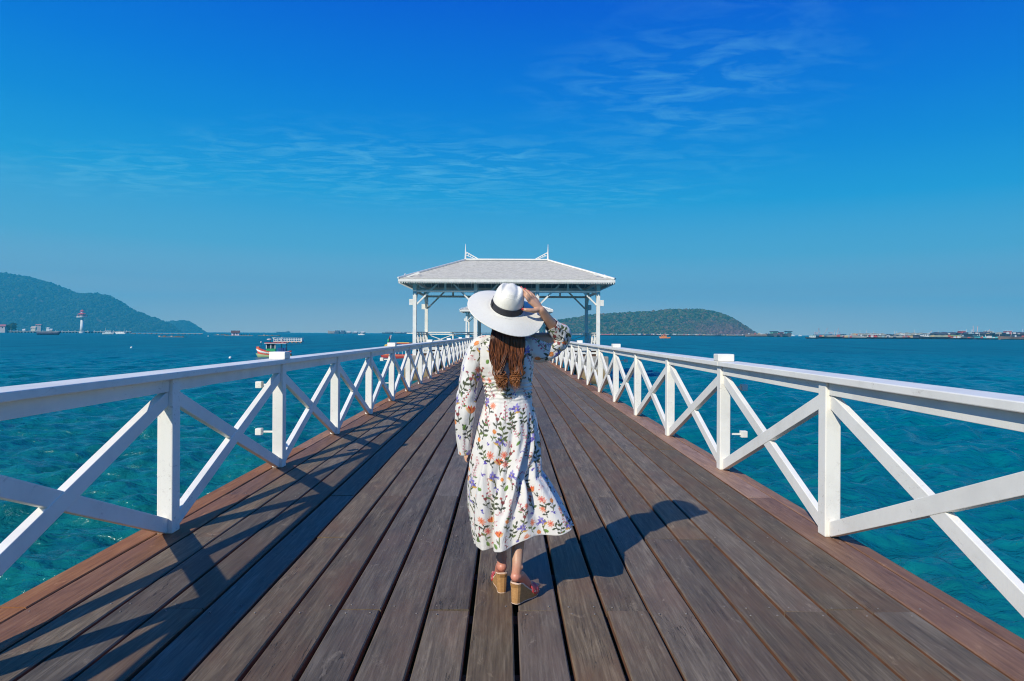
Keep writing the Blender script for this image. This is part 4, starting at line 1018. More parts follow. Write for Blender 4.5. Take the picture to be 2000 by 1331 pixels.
# ---------------------------------------------------------------- hair
def hair_mat():
    m, t, b = mat_new('brown_hair'); a = N(t, 'ShaderNodeAttribute', attribute_name='print')
    t.links.new(a.outputs['Color'], b.inputs['Base Color']); b.inputs['Roughness'].default_value = 0.32; b.inputs['Anisotropic'].default_value = 0.5
    b.inputs['Specular IOR Level'].default_value = 0.45; return m
def build_hair():
    g = np.random.default_rng(2); VV, FF, CC = [], [], []; n = 5; off = 0
    tips = [((PX(977, 3.40)), 3.395, PZ(762, 3.40), 0.016), ((PX(1009, 3.40)), 3.40, PZ(757, 3.40), 0.014), ((PX(990, 3.4)), 3.405, PZ(742, 3.4), .012)]
    for i in range(820):
        a = g.uniform(-1.25, 1.25)                    # where on the back of the head
        x0 = HC.x+0.074*math.sin(a); y0 = HC.y-0.080*math.cos(a)*1.0
        xt = 0.004+ (a/1.25)*0.098
        left = xt < 0.006+0.01*g.normal()
        tip = tips[0] if left else tips[1]
        
        ln = g.uniform(0.55, 1.0)**0.6
        tipz = tip[2]+(1-ln)*0.24+g.normal()*0.016
        layer = g.uniform(-0.010, 0.014)
        p0 = np.array([HC.x+0.05*math.sin(a), HC.y-0.03*math.cos(a), HC.z+0.085]); p1 = np.array([x0, y0, HC.z+0.01])
        p2 = np.array([x0*0.4+xt*0.6, 3.425-0.012*math.cos(a)+layer, 1.41]); 
        bc = -0.044 if left else 0.056
        p3 = np.array([bc+(xt-bc)*0.88, 3.412+layer, 1.335])
        p4 = np.array([bc+(xt-bc)*0.55+g.normal()*0.006, 3.412+layer+0.002*g.normal(), 1.26])
        cx_ = tip[0]; sp_ = tip[3]
        mixf = 0.55
        p5 = np.array([(bc+(xt-bc)*0.30)*(1-mixf)+cx_*mixf+0.012*math.sin(round(a*5)*2.3), 3.408+layer, 1.20])
        ang = g.uniform(0, 6.28); rr = sp_*math.sqrt(g.random())
        p6 = np.array([cx_+rr*1.3*math.cos(ang)+(0.012 if left else -0.006), 3.40+layer+rr*math.sin(ang), (1.20+tipz)/2])
        p7 = np.array([cx_+rr*math.cos(ang+1.2), 3.40+layer+rr*math.sin(ang+1.2), tipz])
        path = smooth_path([p0, p1, p2, p3, p4, p5, p6, p7], 44)
        t = np.linspace(0, 1, 44); clump = round(a*4)/4*7.0
        wv = 0.0135*sstep(.32, .80, t); path[:, 0] += wv*np.sin(t*17+clump)+0.0016*np.sin(t*30+i); path[:, 1] += wv*0.8*np.cos(t*17+clump*1.3)
        rad = g.uniform(0.0011, 0.0021)*np.clip((1-t)*7, 0.15, 1)
        d = np.gradient(path, axis=0); d /= np.linalg.norm(d, axis=1)[:, None]
        r1 = np.cross(d, [0, 1, 0.01]); r1 /= np.linalg.norm(r1, axis=1)[:, None]; r2 = np.cross(d, r1)
        th = np.linspace(0, 6.283, n, endpoint=False)
        V = path[:, None]+(r1[:, None]*np.cos(th)[None, :, None]+r2[:, None]*np.sin(th)[None, :, None])*rad[:, None, None]
        VV.append(V.reshape(-1, 3)); FF.append(grid_faces(44, n)+off); off += 44*n
        k = g.random()**1.4; root = np.array([0.040, 0.014, 0.008])*(0.6+0.9*k); tipc = np.array([0.36, 0.135, 0.042])*(0.5+0.8*k); root2 = np.array([0.175, 0.058, 0.022])*(0.22+1.35*k)
        c = np.where(t[:, None] < 0.45, root+(root2-root)*sstep(.15, .45, t)[:, None], root2+(tipc-root2)*sstep(.5, 1, t)[:, None])
        CC.append(np.repeat(c, n, 0))
    o = np_mesh('hair', np.vstack(VV), np.vstack(FF), hair_mat(), woman, True, np.vstack(CC)); rel(o)
    # scalp cap under the strands
    V = []; 
    capm = simple('dark_hair_roots', (0.030, 0.012, 0.008), 0.6, 0.2, 30)
    cap = MB().ball((HC.x, HC.y-0.006, HC.z+0.014), (0.079, 0.088, 0.092), 20, 14)
    cap.v = [(x, min(y, HC.y+0.052+0.4*max(0, z-HC.z)), z) if z > HC.z-0.03 else (x, min(y, HC.y-0.005), z) for x, y, z in cap.v]
    cap.build('scalp_hair', capm, o, True)
build_hair()

# ---------------------------------------------------------------- straw hat
def straw_mat():
    m, t, b = mat_new('white_woven_straw'); v = obj_coord(t)
    n = noise(t, v, 7, 5, 0.6); r = ramp(t, [(0.3, (0.83, 0.79, 0.69)), (0.7, (0.90, 0.865, 0.77))]); t.links.new(n, r.inputs[0])
    a = N(t, 'ShaderNodeAttribute', attribute_name='weave'); sp = t.nodes.new('ShaderNodeSeparateXYZ'); t.links.new(a.outputs['Vector'], sp.inputs[0])
    w1 = math_n(t, 'SINE', math_n(t, 'MULTIPLY', sp.outputs[0], 1400.0)); w2 = math_n(t, 'SINE', math_n(t, 'MULTIPLY', sp.outputs[1], 420.0))
    h = math_n(t, 'ADD', math_n(t, 'MULTIPLY', w1, 0.7), math_n(t, 'MULTIPLY', math_n(t, 'MULTIPLY', w1, w2), 0.5))
    hm = math_n(t, 'ADD', 0.94, math_n(t, 'MULTIPLY', h, 0.09)); sc = N(t, 'ShaderNodeVectorMath', operation='SCALE'); t.links.new(r.outputs[0], sc.inputs[0]); t.links.new(hm, sc.inputs['Scale'])
    t.links.new(sc.outputs[0], b.inputs['Base Color']); b.inputs['Roughness'].default_value = 0.6; bump(t, h, 0.35, 0.0012, b)
    return m
def build_hat():
    ax = Vector((0.20, -0.52, 0.83)).normalized(); fw = Vector((0, 1, 0)); rt = fw.cross(ax).normalized()*1.0; fw = ax.cross(rt).normalized()
    org = Vector((PX(991, 3.49), 3.485, PZ(597, 3.49)))-ax*0.012
    nc = 160; th = np.linspace(0, 2*math.pi, nc, endpoint=False)
    # profile from the crown centre outwards to the brim edge: (radius, height)
    cr = [(0.0, .118), (.015, .119), (.03, .121), (.045, .122), (.058, .119), (.068, .110), (.076, .095), (.082, .075), (.086, .05), (.089, .026), (.091, .012), (.0925, .004), (.097, .0), (.106, -.002)]
    br = [(.106+(0.215-.106)*k/22, 0) for k in range(1, 23)]
    prof_ = smooth_path([(a, b, 0) for a, b in cr], 60); rows = []; UV = []
    for (r_, h, _) in prof_:
        x = r_*np.cos(th)*0.93; y = r_*np.sin(th)*1.10; z = np.full(nc, h)
        tp = np.clip((h-0.062)/0.055, 0, 1)
        # pinched fedora top: centre crease front to back and a tear-drop bulge at the back
        yn = y/0.09; xn = x/0.05
        dent = 0.017*np.exp(-((np.hypot(xn*1.0, (yn+0.30)*0.62)-0.78)/0.27)**2)*tp
        bulge = -0.004*np.exp(-(xn**2+(yn+0.35)**2)/0.12)*tp
        dent = dent*np.where(y < -0.075, np.clip((y+0.105)/0.03, 0, 1), 1)
        z = z-dent*(0.75+0.25*np.sin(th))-bulge+tp*0.014*np.clip(-y/0.08, -1, 1)*-0.6
        x = x*(1-0.10*tp*np.clip(y/0.09, 0, 1)); rows.append(np.stack([x, y, z], -1)); UV.append(np.stack([np.full(nc, r_+h), th*0.09, np.zeros(nc)], -1))
    for (r_, h) in br:
        q = (r_-.106)/(.109); R0 = r_
        x = R0*np.cos(th)*0.985; y = R0*np.sin(th)*1.03
        z = -0.002-0.018*q+q**1.4*(0.012*np.cos(2*(th-R(15)))-0.004*np.cos(th-R(180))+0.006*np.sin(3*th+1))
        z = z-0.020*q**2*np.exp(-((((th-R(330)+math.pi) % (2*math.pi))-math.pi)/0.6)**2)
        rows.append(np.stack([x, y, np.broadcast_to(z, x.shape)], -1)); UV.append(np.stack([np.full(nc, 0.3+r_), th*0.15, np.zeros(nc)], -1))
    A = np.array(rows); nr = A.shape[0]
    B = np.array(org)+A[..., 0:1]*np.array(rt)+A[..., 1:2]*np.array(fw)+A[..., 2:3]*np.array(ax)
    o = np_mesh('hat', B.reshape(-1, 3), grid_faces(nr, nc)[:, ::-1], straw_mat(), woman, True)
    at = o.data.attributes.new('weave', 'FLOAT_VECTOR', 'POINT'); at.data.foreach_set('vector', np.array(UV, dtype=np.float32).ravel())
    so_ = o.modifiers.new('thick', 'SOLIDIFY'); so_.thickness = 0.003; so_.offset = 0
    rel(o)
    # ribbon
    hb = []; 
    for k in range(7):
        h = 0.004+0.034*k/6; r_ = np.interp(h, [.004, .012, .026, .05], [.0925, .091, .089, .086])+0.0030
        hb.append(np.array(org)+(r_*np.cos(th)*0.93)[:, None]*np.array(rt)+(r_*np.sin(th)*1.10)[:, None]*np.array(fw)+(h+0.001*np.sin(3*th))[:, None]*np.array(ax))
    rib = simple('black_ribbon', (0.022, 0.022, 0.028), 0.55, 0.3, 60, 0, 0.2)
    b = np_mesh('hat_band', np.array(hb).reshape(-1, 3), grid_faces(7, nc)[:, ::1], rib, o, True); s2 = b.modifiers.new('thick', 'SOLIDIFY'); s2.thickness = 0.0025; s2.offset = 0
    # folded ribbon end on the left side
    bw = MB()
    for q_, w_ in ((R(196), 0.010), (R(206), 0.014)):
        c = org+rt*(0.0965*math.cos(q_)*0.93)+fw*(0.0965*math.sin(q_)*1.10); rad_ = (rt*math.cos(q_)+fw*math.sin(q_)).normalized(); tg = ax.cross(rad_)
        bw.beam(c+ax*0.005, c+ax*0.037, w_, 0.004, rad_)
    bw.build('ribbon_bow', rib, o)
build_hat()

# ---------------------------------------------------------------- wedge sandals
def cork_mat():
    m, t, b = mat_new('tan_cork_wedge'); v = obj_coord(t, (1, 1, 2.2)); n = noise(t, v, 60, 6, 0.75)
    r = ramp(t, [(0.3, (0.36, 0.17, 0.055)), (0.7, (0.55, 0.31, 0.12))]); t.links.new(n, r.inputs[0]); t.links.new(r.outputs[0], b.inputs['Base Color']); b.inputs['Roughness'].default_value = 0.6
    return m
M['cork'] = cork_mat(); pinkm = simple('coral_pink_leather', (0.62, 0.075, 0.085), 0.4, 0.12, 30); trim = simple('cream_sole_trim', (0.75, 0.55, 0.42), 0.5, 0.05)
def sandal(k):
    o, d, n, lift, _ = shoes[k]
    P = lambda u, w, z: o+d*(u*FLn)+n*w+Vector((0, 0, z+lift))
    e = bpy.data.objects.new('sandal', None); C.objects.link(e); e.parent = woman; e.location = o-WO
    sub = lambda v: v-o
    us = [0.0, 0.03, 0.10, 0.22, 0.36, 0.50, 0.64, 0.78, 0.90, 0.98, 1.04]; ws = [0.012, 0.024, 0.031, 0.031, 0.029, 0.034, 0.041, 0.043, 0.038, 0.026, 0.010]
    def ring_(zf, inset):
        left = [P(u+(0.035 if inset and u < .2 else 0)*(1-u/.2 if u < .2 else 0), -w*(1-inset), zf(u)) for u, w in zip(us, ws)]
        right = [P(u+(0.035 if inset and u < .2 else 0)*(1-u/.2 if u < .2 else 0), w*(1-inset), zf(u)) for u, w in zip(us, ws)]
        return [sub(v) for v in left+right[::-1]]
    def loft(name, levels, mt):
        m_ = MB(); nn = 2*len(us)
        for L0 in levels: m_.v += [tuple(v) for v in L0]
        for i in range(len(levels)-1):
            for j in range(nn):
                a = i*nn+j; b = i*nn+(j+1) % nn; m_.f.append((a, b, b+nn, a+nn))
        m_.f.append(tuple(reversed(range(nn)))); q = (len(levels)-1)*nn; m_.f.append(tuple(q+j for j in range(nn)))
        return m_.build(name, mt, e)
    bot = lambda u: 0.004+0.004*max(0, (u-0.8)/0.2)-(lift*0.9*max(0, min(1, (u-0.1)/0.6)))
    top = lambda u: float(soleh(u))-0.008
    loft('wedge', [ring_(bot, 0.26), ring_(lambda u: bot(u)+(top(u)-bot(u))*0.35, 0.16), ring_(lambda u: bot(u)+(top(u)-bot(u))*0.8, 0.04), ring_(top, 0.0)], M['cork'])
    loft('foot_bed', [ring_(lambda u: top(u)+.0005, -0.03), ring_(lambda u: top(u)+0.008, -0.03)], trim)
    loft('outsole', [ring_(lambda u: bot(u)-0.004, 0.22), ring_(lambda u: bot(u)-.0003, 0.22)], trim)
    for (ua, ub, hgt) in ((0.56, 0.74, 0.048), (0.70, 0.86, 0.040)):
        V = []; na_ = 13; fs = []
        for u in np.linspace(ua, ub, 4):
            w = float(np.interp(u, us, ws))*1.06; zb = float(soleh(u))-0.012
            for j in range(na_):
                a = math.pi*j/(na_-1); V.append(tuple(sub(P(u, -w*math.cos(a), zb+(hgt+0.006)*math.sin(a)**0.8))))
        for i in range(3):
            for j in range(na_-1): q = i*na_+j; fs.append((q, q+1, q+na_+1, q+na_))
        s_ = MB().add(V, fs).build('strap', pinkm, e, True); sm = s_.modifiers.new('thick', 'SOLIDIFY'); sm.thickness = 0.003
    return e
sandal('l'); sandal('r')
# ---------------------------------------------------------------- things on the water
def hor(px): return 651.7+0.0052*(px-989)
def XW(px, y): return (px-989)*y/FOC
def H_(dpx, y): return dpx*y/FOC        # picture height in metres at that distance
COL = {}
def cm(key, rgb, rough=0.6, var=0.10, sc=0.8):
    if key not in COL: COL[key] = simple(key, rgb, rough, var, sc)
    return COL[key]
def hull(mb, L_, B_, Hh, bow=1.3, stern=1.1, bl=0.3, n=14, sec=7, z0=-0.4, flare=0.75):
    """hull along +X (bow), sheer rising to both ends"""
    base = len(mb.v)
    for i in range(n+1):
        t = i/n; x = -L_/2+L_*t
        w = B_/2*min(1.0, (1-t)/bl)**0.6 if t > 1-bl else B_/2*min(1.0, 0.72+0.28*t/0.2)
        w = max(w, 0.015*B_); h = Hh*(1+(bow-1)*max(0, (t-0.5)/0.5)**2+(stern-1)*max(0, (0.4-t)/0.4)**2)
        rake = 0.10*L_*max(0, (t-0.7)/0.3)
        for k in range(sec):
            a = math.pi*k/(sec-1); s_ = -math.cos(a); d = math.sin(a)
            z = h-(h-z0)*d**0.6; xx = x+(z-z0)/(h-z0)*rake-rake*0.4
            mb.v.append((xx, s_*w*(flare+(1-flare)*(z-z0)/(h-z0)), z))
    for i in range(n):
        for k in range(sec-1):
            a = base+i*sec+k; mb.f.append((a, a+sec, a+sec+1, a+1))
        a = base+i*sec; mb.f.append((a, a+sec-1, a+2*sec-1, a+sec))
    mb.f.append(tuple(base+k for k in range(sec))); mb.f.append(tuple(base+n*sec+k for k in reversed(range(sec))))
    return mb
def at(name, px, Y, label, cat, rz=0.0, group=None): return empty(name, (XW(px, Y), Y, WZ), rz, label, cat, group)

# --- fishing boat with the green cabin
white_b = cm('boat_white', (0.75, 0.75, 0.72)); red_b = cm('boat_red', (0.55, 0.06, 0.035)); green_b = cm('cabin_green', (0.03, 0.42, 0.16)); blue_b = cm('boat_blue', (0.02, 0.10, 0.30)); dark_b = cm('boat_dark', (0.02, 0.03, 0.05))
orange_b = cm('boat_orange', (0.65, 0.22, 0.06)); teal_b = cm('boat_teal', (0.10, 0.45, 0.45)); yellow_b = cm('boat_yellow', (0.65, 0.42, 0.08)); glass_b = cm('window_dark', (0.03, 0.06, 0.08), 0.15)
def fishing_boat():
    Y = 93.0; r = at('fishing_boat', 537, Y, 'red and white fishing boat with a green cabin, just above the left handrail', 'fishing boat', R(196))
    L_ = 4.5
    h = hull(MB(), L_, 1.7, 0.78, 2.0, 1.25, 0.42); h.build('hull', red_b, r, True)
    hull(MB(), L_*1.01, 1.74, 0.62, 2.0, 1.25, 0.42, z0=0.42, flare=0.97).build('hull_stripe', white_b, r, True)
    hull(MB(), L_*1.02, 1.76, 0.30, 2.0, 1.2, 0.42, z0=-0.3, flare=0.9).build('lower_hull', cm('hull_green', (0.25, 0.35, 0.16)), r, True)
    MB().box(-0.1, 1.15, -0.62, 0.62, 0.6, 1.25).build('cabin_side', green_b, r)
    for x in (-0.06, 0.5, 1.10):
        for y in (-0.6, 0.6): MB().box(x-0.06, x+0.06, y-0.05, y+0.05, 1.25, 1.98).build('cabin_post', white_b, r)
    for y in (-0.56, 0.56): MB().box(-.05, 1.08, y-0.01, y+0.01, 1.27, 1.97).build('window', glass_b, r)
    MB().box(1.09, 1.12, -0.5, 0.5, 1.27, 1.97).build('window', glass_b, r)
    MB().box(-1.6, 1.35, -0.8, 0.8, 2.0, 2.10).build('canopy', red_b, r, bevel=0.03)
    MB().box(-1.56, 1.39, -0.83, 0.83, 1.93, 1.997).build('canopy_edge', white_b, r)
    for x in (-1.6, -0.9):
        for y in (-0.7, 0.7): MB().tube([(x, y, 0.7), (x, y, 1.93)], 0.03, 6).build('pole', dark_b, r)
    MB().box(-1.5, -0.4, -0.5, 0.5, 0.7, 1.35).build('fish_crate', blue_b, r, bevel=0.05)
    MB().tube([(1.85, 0, 1.1), (1.85, 0, 2.1)], 0.025, 6).build('bow_pole', dark_b, r); MB().ball((1.85, 0, 2.15), 0.11).build('lamp', white_b, r, True)
    MB().tube([(0.6, 0, 2.1), (0.6, 0, 2.9)], 0.03, 6).build('mast', dark_b, r); MB().ball((0.75, 0, 2.55), (0.35, .35, 0.10)).build('radar', white_b, r, True)
    MB().ball((2.2, 0, 1.25), (0.22, 0.2, 0.32)).build('bow_flowers', orange_b, r, True)
    p = at('person', 551, 93.2, 'person in a pale shirt standing on the roof of the green cabin boat', 'person')
    m = MB(); z = 2.1; m.tube([(0, 0, z), (0, 0, z+0.25), (0.02, 0, z+0.45)], [0.09, 0.10, 0.13], 8); m.tube([(0.02, 0, z+0.45), (0, 0, z+0.62)], [0.13, 0.06], 8); m.ball((0, 0, z+0.72), 0.09)
    for s in (-1, 1): m.tube([(0, s*0.13, z+0.55), (0.08, s*0.18, z+0.38), (0.16, s*0.12, z+0.3)], [0.045, 0.04, 0.03], 6); m.tube([(0, s*.06, z+.1), (.22, s*.09, z+.06), (.24, s*.09, z-.0)], [.08, .06, .05], 6)
    m.build('body', cm('sailor_shirt', (0.45, 0.50, 0.55)), p, True)
fishing_boat()
def white_platform():
    Y = 222; r = at('floating_platform', 564, Y, 'long white floating platform with open railings behind the green cabin boat', 'floating platform', R(2)); L_ = 9.6
    MB().box(-L_/2, L_/2, -1.2, 1.2, 0.30, 0.62).build('deck', cm('pale_pink', (0.68, 0.52, 0.46)), r, bevel=0.03)
    n = 7
    for i in range(n): MB().lathe([(0.33, -0.3), (0.35, 0.0), (0.33, 0.28)], (-L_/2+0.6+(L_-1.2)*i/(n-1), -0.7, 0), 10).build('float', cm('float_orange', (0.5, 0.22, 0.12)), r, True)
    for i in range(9):
        x = -L_/2+0.1+(L_-0.2)*i/8
        for y in (-1.1, 1.1): MB().box(x-.06, x+.06, y-.05, y+.05, 0.62, 1.62).build('rail_post', white_b, r)
    for y in (-1.1, 1.1):
        for z in (1.1, 1.58): MB().box(-L_/2, L_/2, y-0.04, y+0.04, z, z+0.09).build('rail', white_b, r)
    MB().box(-L_/2-0.5, -L_/2+0.6, -0.9, 0.9, 1.62, 1.75).build('ramp_end', white_b, r)
    MB().beam((-L_/2-.4, 0, 1.6), (-L_/2+1.3, 0, 0.7), 1.6, 0.12).build('ramp', white_b, r)
    MB().box(L_/2-0.5, L_/2, -1.0, 1.0, 0.62, 1.66).build('locker', white_b, r)
white_platform()
def red_boat():
    Y = 92; r = at('fishing_boat', 780, Y, 'red wooden boat with a tall decorated prow, low behind the left railing', 'fishing boat', R(168)); L_ = 5.4
    hull(MB(), L_, 1.6, 0.55, 1.7, 1.3, 0.4).build('hull', cm('hull_deep_red', (0.36, 0.035, 0.03)), r, True)
    hull(MB(), L_*1.01, 1.66, 0.40, 1.7, 1.3, 0.4, z0=0.28, flare=0.97).build('hull_stripe', orange_b, r, True)
    MB().box(-1.9, 0.4, -0.7, 0.7, 2.02, 2.12).build('canopy', cm('canopy_red', (0.42, 0.05, 0.04)), r, bevel=0.03)
    MB().box(-1.7, 0.2, -0.6, 0.6, 2.125, 2.24).build('canopy_load', yellow_b, r, bevel=0.05)
    for x in (-1.8, -0.7, 0.3):
        for y in (-0.6, 0.6): MB().tube([(x, y, 0.5), (x, y, 2.02)], 0.035, 6).build('pole', white_b, r)
    MB().tube([(1.75, 0, 0.6), (1.85, 0, 1.6), (1.65, 0, 2.3), (1.45, 0, 2.9), (1.35, 0, 3.3)], [0.16, 0.17, 0.14, 0.10, 0.03], 8, flat=0.6).build('prow', cm('hull_deep_red', (0.3, 0.03, 0.03)), r, True)
    MB().tube([(1.62, -0.12, 2.2), (1.38, -.12, 2.8), (1.25, -.1, 3.25)], [0.07, 0.10, 0.06], 6).build('garland', white_b, r, True)
    MB().ball((1.9, 0, 1.75), (0.35, 0.2, 0.22)).build('garland', yellow_b, r, True); MB().ball((1.6, 0.1, 2.45), (0.14, 0.14, 0.28)).build('garland', green_b, r, True)
    MB().ball((2.75, 0, 1.05), (0.22, 0.2, 0.30)).build('bow_flowers', orange_b, r, True)
red_boat()
def buoy(px, Y, rr, label):
    r = at('buoy', px, Y, label, 'buoy', 0, 'mooring buoys'); MB().ball((0, 0, rr*0.45), rr, 14, 10).build('float', white_b, r, True); MB().tube([(0, 0, rr*1.3), (0, 0, rr*1.75)], rr*0.15, 6).build('ring', dark_b, r)
buoy(450, 88, 0.20, 'white mooring buoy floating left of the green cabin boat'); buoy(257, 140, 0.24, 'tiny white buoy below the lighthouse shore on open water'); buoy(407, 500, .5, 'white marker buoy between the rafts')
def small_boat(px, Y, L_, label, colh, colc, cab=(0.0, 0.35, 1.8), rz=0, roof=None, mast=0, Hh=1.0, group=None):
    r = at('boat', px, Y, label, 'boat', rz, group)
    hull(MB(), L_, L_*0.27, Hh, 1.6, 1.2, 0.35).build('hull', colh, r, True)
    cx, fr, ht = cab; x0 = cx*L_-fr*L_/2; x1 = cx*L_+fr*L_/2; b = L_*0.09
    MB().box(x0, x1, -b, b, Hh*0.85, Hh+ht).build('cabin', colc, r, bevel=0.04)
    k = 3
    for i in range(k):
        a = x0+(x1-x0)*(i+0.22)/k; c = x0+(x1-x0)*(i+0.78)/k
        MB().box(a, c, -b-0.02, b+0.02, Hh+ht*0.52, Hh+ht*0.82).build('window', glass_b, r)
    MB().box(x0-0.2, x1+0.25, -b-0.15, b+0.15, Hh+ht+.002, Hh+ht+0.14).build('roof', roof or colc, r)
    if mast: MB().tube([(x0+.3, 0, Hh+ht), (x0+.3, 0, Hh+ht+mast)], 0.09*L_/10, 6).build('mast', white_b, r)
    return r
small_boat(1299, 555, 9.2, 'small orange boat alone on open water in front of the island', orange_b, orange_b, (0.10, 0.45, 2.0), R(180), cm('brick_roof', (0.4, 0.10, 0.05)), 0, 1.1)
b_ = small_boat(95, 620, 21.0, 'long dark blue wooden boat moored in front of the far left shore', cm('hull_navy', (0.012, 0.035, 0.09)), cm('navy_cabin', (0.03, 0.05, 0.10)), (0.0, 0.3, 0.8), R(0), None, 0, 2.2)
small_boat(212, 760, 13.5, 'grey patrol boat with stepped bridge beside the lighthouse jetty', cm('patrol_grey', (0.42, 0.50, 0.52)), cm('patrol_grey', (0.4, .5, .5)), (0.0, 0.55, 2.6), 0, None, 3.2, 1.7)
small_boat(236, 860, 13.5, 'white ferry with a mast right of the grey patrol boat', white_b, white_b, (0.0, 0.7, 1.6), R(180), cm('cream', (0.7, 0.6, 0.45)), 4.0, 1.6)
small_boat(706, 960, 9.5, 'small white motorboat in front of the distant barges', white_b, white_b, (0.0, 0.4, 1.3), R(180), dark_b, 0, 1.2)
small_boat(1586, 640, 12.5, 'white and green tugboat leading the right hand barge line', cm('hull_black', (0.012, 0.02, 0.03)), cm('tug_white', (0.70, 0.78, 0.74)), (-0.02, 0.45, 2.0), R(180), cm('tug_green', (0.10, 0.38, 0.28)), 4.0, 1.2)
for i, (px, w) in enumerate(((1535, 6), (1549, 8), (1563, 7))):
    small_boat(px, 1900, w*1.5, ['faint white boat nearest the barge sterns in the gap', 'faint white boat in the middle of the open gap', 'faint white boat nearest the tugboat in the gap'][i], white_b, white_b, (0, .5, 2.6), 0, None, 3, 1.6, 'faint boats in the gap between the barges')

# --- barges
hullblack = cm('barge_black', (0.022, 0.026, 0.038), 0.7); grey_t = cm('tarp_grey', (0.26, 0.26, 0.22), 0.9, 0.25, 0.15); rust = cm('barge_rust', (0.30, 0.18, 0.13), 0.9, 0.3, 0.2)
def barge(px, Y, wpx, label, hcol=None, load=None, house=None, hpx=3.2, lpx=3.0, roofc=None, stripe=None, flip=False, crane=None, group='moored cargo barges', rz=0.0, by=None):
    by = Y if by is None else by
    r = at('barge', px, Y, label, 'barge', rz+(R(180) if flip else 0), group); L_ = H_(wpx, Y); Hh = H_(hpx, Y); lh = H_(lpx, Y)
    hull(MB(), L_, max(8.0, L_*0.16), Hh, 1.25, 1.3, 0.12, 16).build('hull', hcol or hullblack, r)
    if stripe: hull(MB(), L_*1.004, max(8.0, L_*0.16)*1.01, Hh*0.98, 1.25, 1.3, 0.12, 16, z0=Hh*0.80, flare=1.0).build('gunwale', stripe, r)
    if load:
        m = MB(); n = 18; x0, x1 = -L_*0.30, L_*0.43; base = 0; k = 7; b = max(8.0, L_*0.16)*0.42
        for i in range(n+1):
            t = i/n; e = min(1, min(t, 1-t)*8)**0.5; hh = lh*(0.55+0.45*e)*(0.9+0.12*math.sin(i*1.7+px))
            for j in range(k):
                a = math.pi*j/(k-1); m.v.append((x0+(x1-x0)*t, -b*math.cos(a), Hh+hh*math.sin(a)**0.7-0.02))
        for i in range(n):
            for j in range(k-1): a = i*k+j; m.f.append((a, a+k, a+k+1, a+1))
        m.f.append(tuple(range(k))); m.f.append(tuple(n*k+j for j in reversed(range(k))))
        m.build('cargo_cover', load, r, True)
    if house:
        hx0, hx1 = -L_*0.45, -L_*0.32; bb = max(8.0, L_*0.16)*0.38; z1 = Hh+lh*1.25
        MB().box(hx0, hx1, -bb, bb, Hh, z1).build('cabin', house, r)
        for i in range(3):
            a = hx0+(hx1-hx0)*(i+0.2)/3; c = hx0+(hx1-hx0)*(i+0.75)/3
            MB().box(a, c, -bb-0.03, bb+0.03, Hh+(z1-Hh)*0.5, Hh+(z1-Hh)*0.8).build('window', glass_b, r)
        MB().box(hx0-0.6, hx1+0.6, -bb-0.5, bb+0.5, z1+.002, z1+0.35).build('roof', roofc or white_b, r)
    if crane:
        for (cx_, dx, dz) in crane:
            MB().beam((cx_*L_, 0, Hh), (cx_*L_+H_(dx, Y), 0, Hh+H_(dz, Y)), 0.45, 0.45, (0, 1, 0)).build('crane_boom', cm('crane_pale', (0.60, 0.45, 0.45)), r)
    g = random.Random(px*3+1); bb = max(8.0, L_*0.16)
    pal = [(0.65, 0.62, 0.58), (0.5, 0.10, 0.08), (0.05, 0.07, 0.12), (0.30, 0.42, 0.45), (0.55, 0.40, 0.20), (0.6, 0.6, 0.6)]
    if wpx > 24:
        for i in range(6):
            x = L_*g.uniform(-0.46, 0.46); w = g.uniform(1.2, 3.6); hh = g.uniform(0.8, 2.4); c = g.randrange(6)
            MB().cbox((x, -bb*0.46+g.uniform(0, .6), Hh*1.02+hh/2), (w, 1.2, hh)).build('deck_box', cm('deck_box_%s' % 'abcdef'[c], pal[c]), r, bevel=0.08)
        for i in range(3):
            x = L_*g.uniform(-0.46, 0.46); MB().tube([(x, 0, Hh), (x+g.uniform(-1, 1), 0, Hh+lh+g.uniform(1.0, 4.0))], 0.16, 5).build('mast', cm('deck_box_a', pal[0]), r)
    return r
W_, Rr, G_, Tt = white_b, cm('cabin_red', (0.60, 0.08, 0.08)), cm('cabin_lime', (0.40, 0.60, 0.15)), teal_b
# right hand line, nearest row (waterline about y 661)
barge(1642, 690, 92, 'first long barge right of the tugboat, grey cargo cover', None, grey_t, None, 3.6, 3.6, crane=None)
barge(1676, 672, 60, 'barge with a bright red and white cabin, second behind the tugboat', None, grey_t, Rr, 2.4, 2.6, W_)
barge(1735, 665, 78, 'barge with a low red cabin and white roof in the middle of the line', None, grey_t, Rr, 3.0, 4.0, W_)
barge(1800, 672, 88, 'barge with pink stern rails behind a dark hull', None, cm('load_dark', (0.06, 0.06, 0.08)), cm('cabin_pink', (0.55, 0.22, 0.24)), 2.6, 3.8, W_, crane=[(0.3, 5, 5)])
barge(1838, 668, 84, 'barge with white cabin and long grey green load', None, cm('tarp_olive', (0.27, 0.28, 0.19), 0.9, 0.2, .2), W_, 4.2, 4.4)
barge(1893, 655, 72, 'barge with an orange stern block and lime green roof', None, cm('load_dark2', (0.08, 0.09, 0.08)), cm('cabin_orange', (0.70, 0.20, 0.06)), 2.6, 3.4, G_)
barge(1932, 650, 58, 'barge with turquoise awnings and clutter on deck', cm('barge_slate', (0.04, 0.05, 0.08)), Tt, Tt, 2.6, 3.2, cm('cabin_sky', (0.3, 0.6, 0.65)))
barge(1985, 645, 66, 'brown rusty barge at the right edge of the picture', rust, cm('load_brown', (0.10, 0.08, 0.07)), None, 5.2, 1.6)
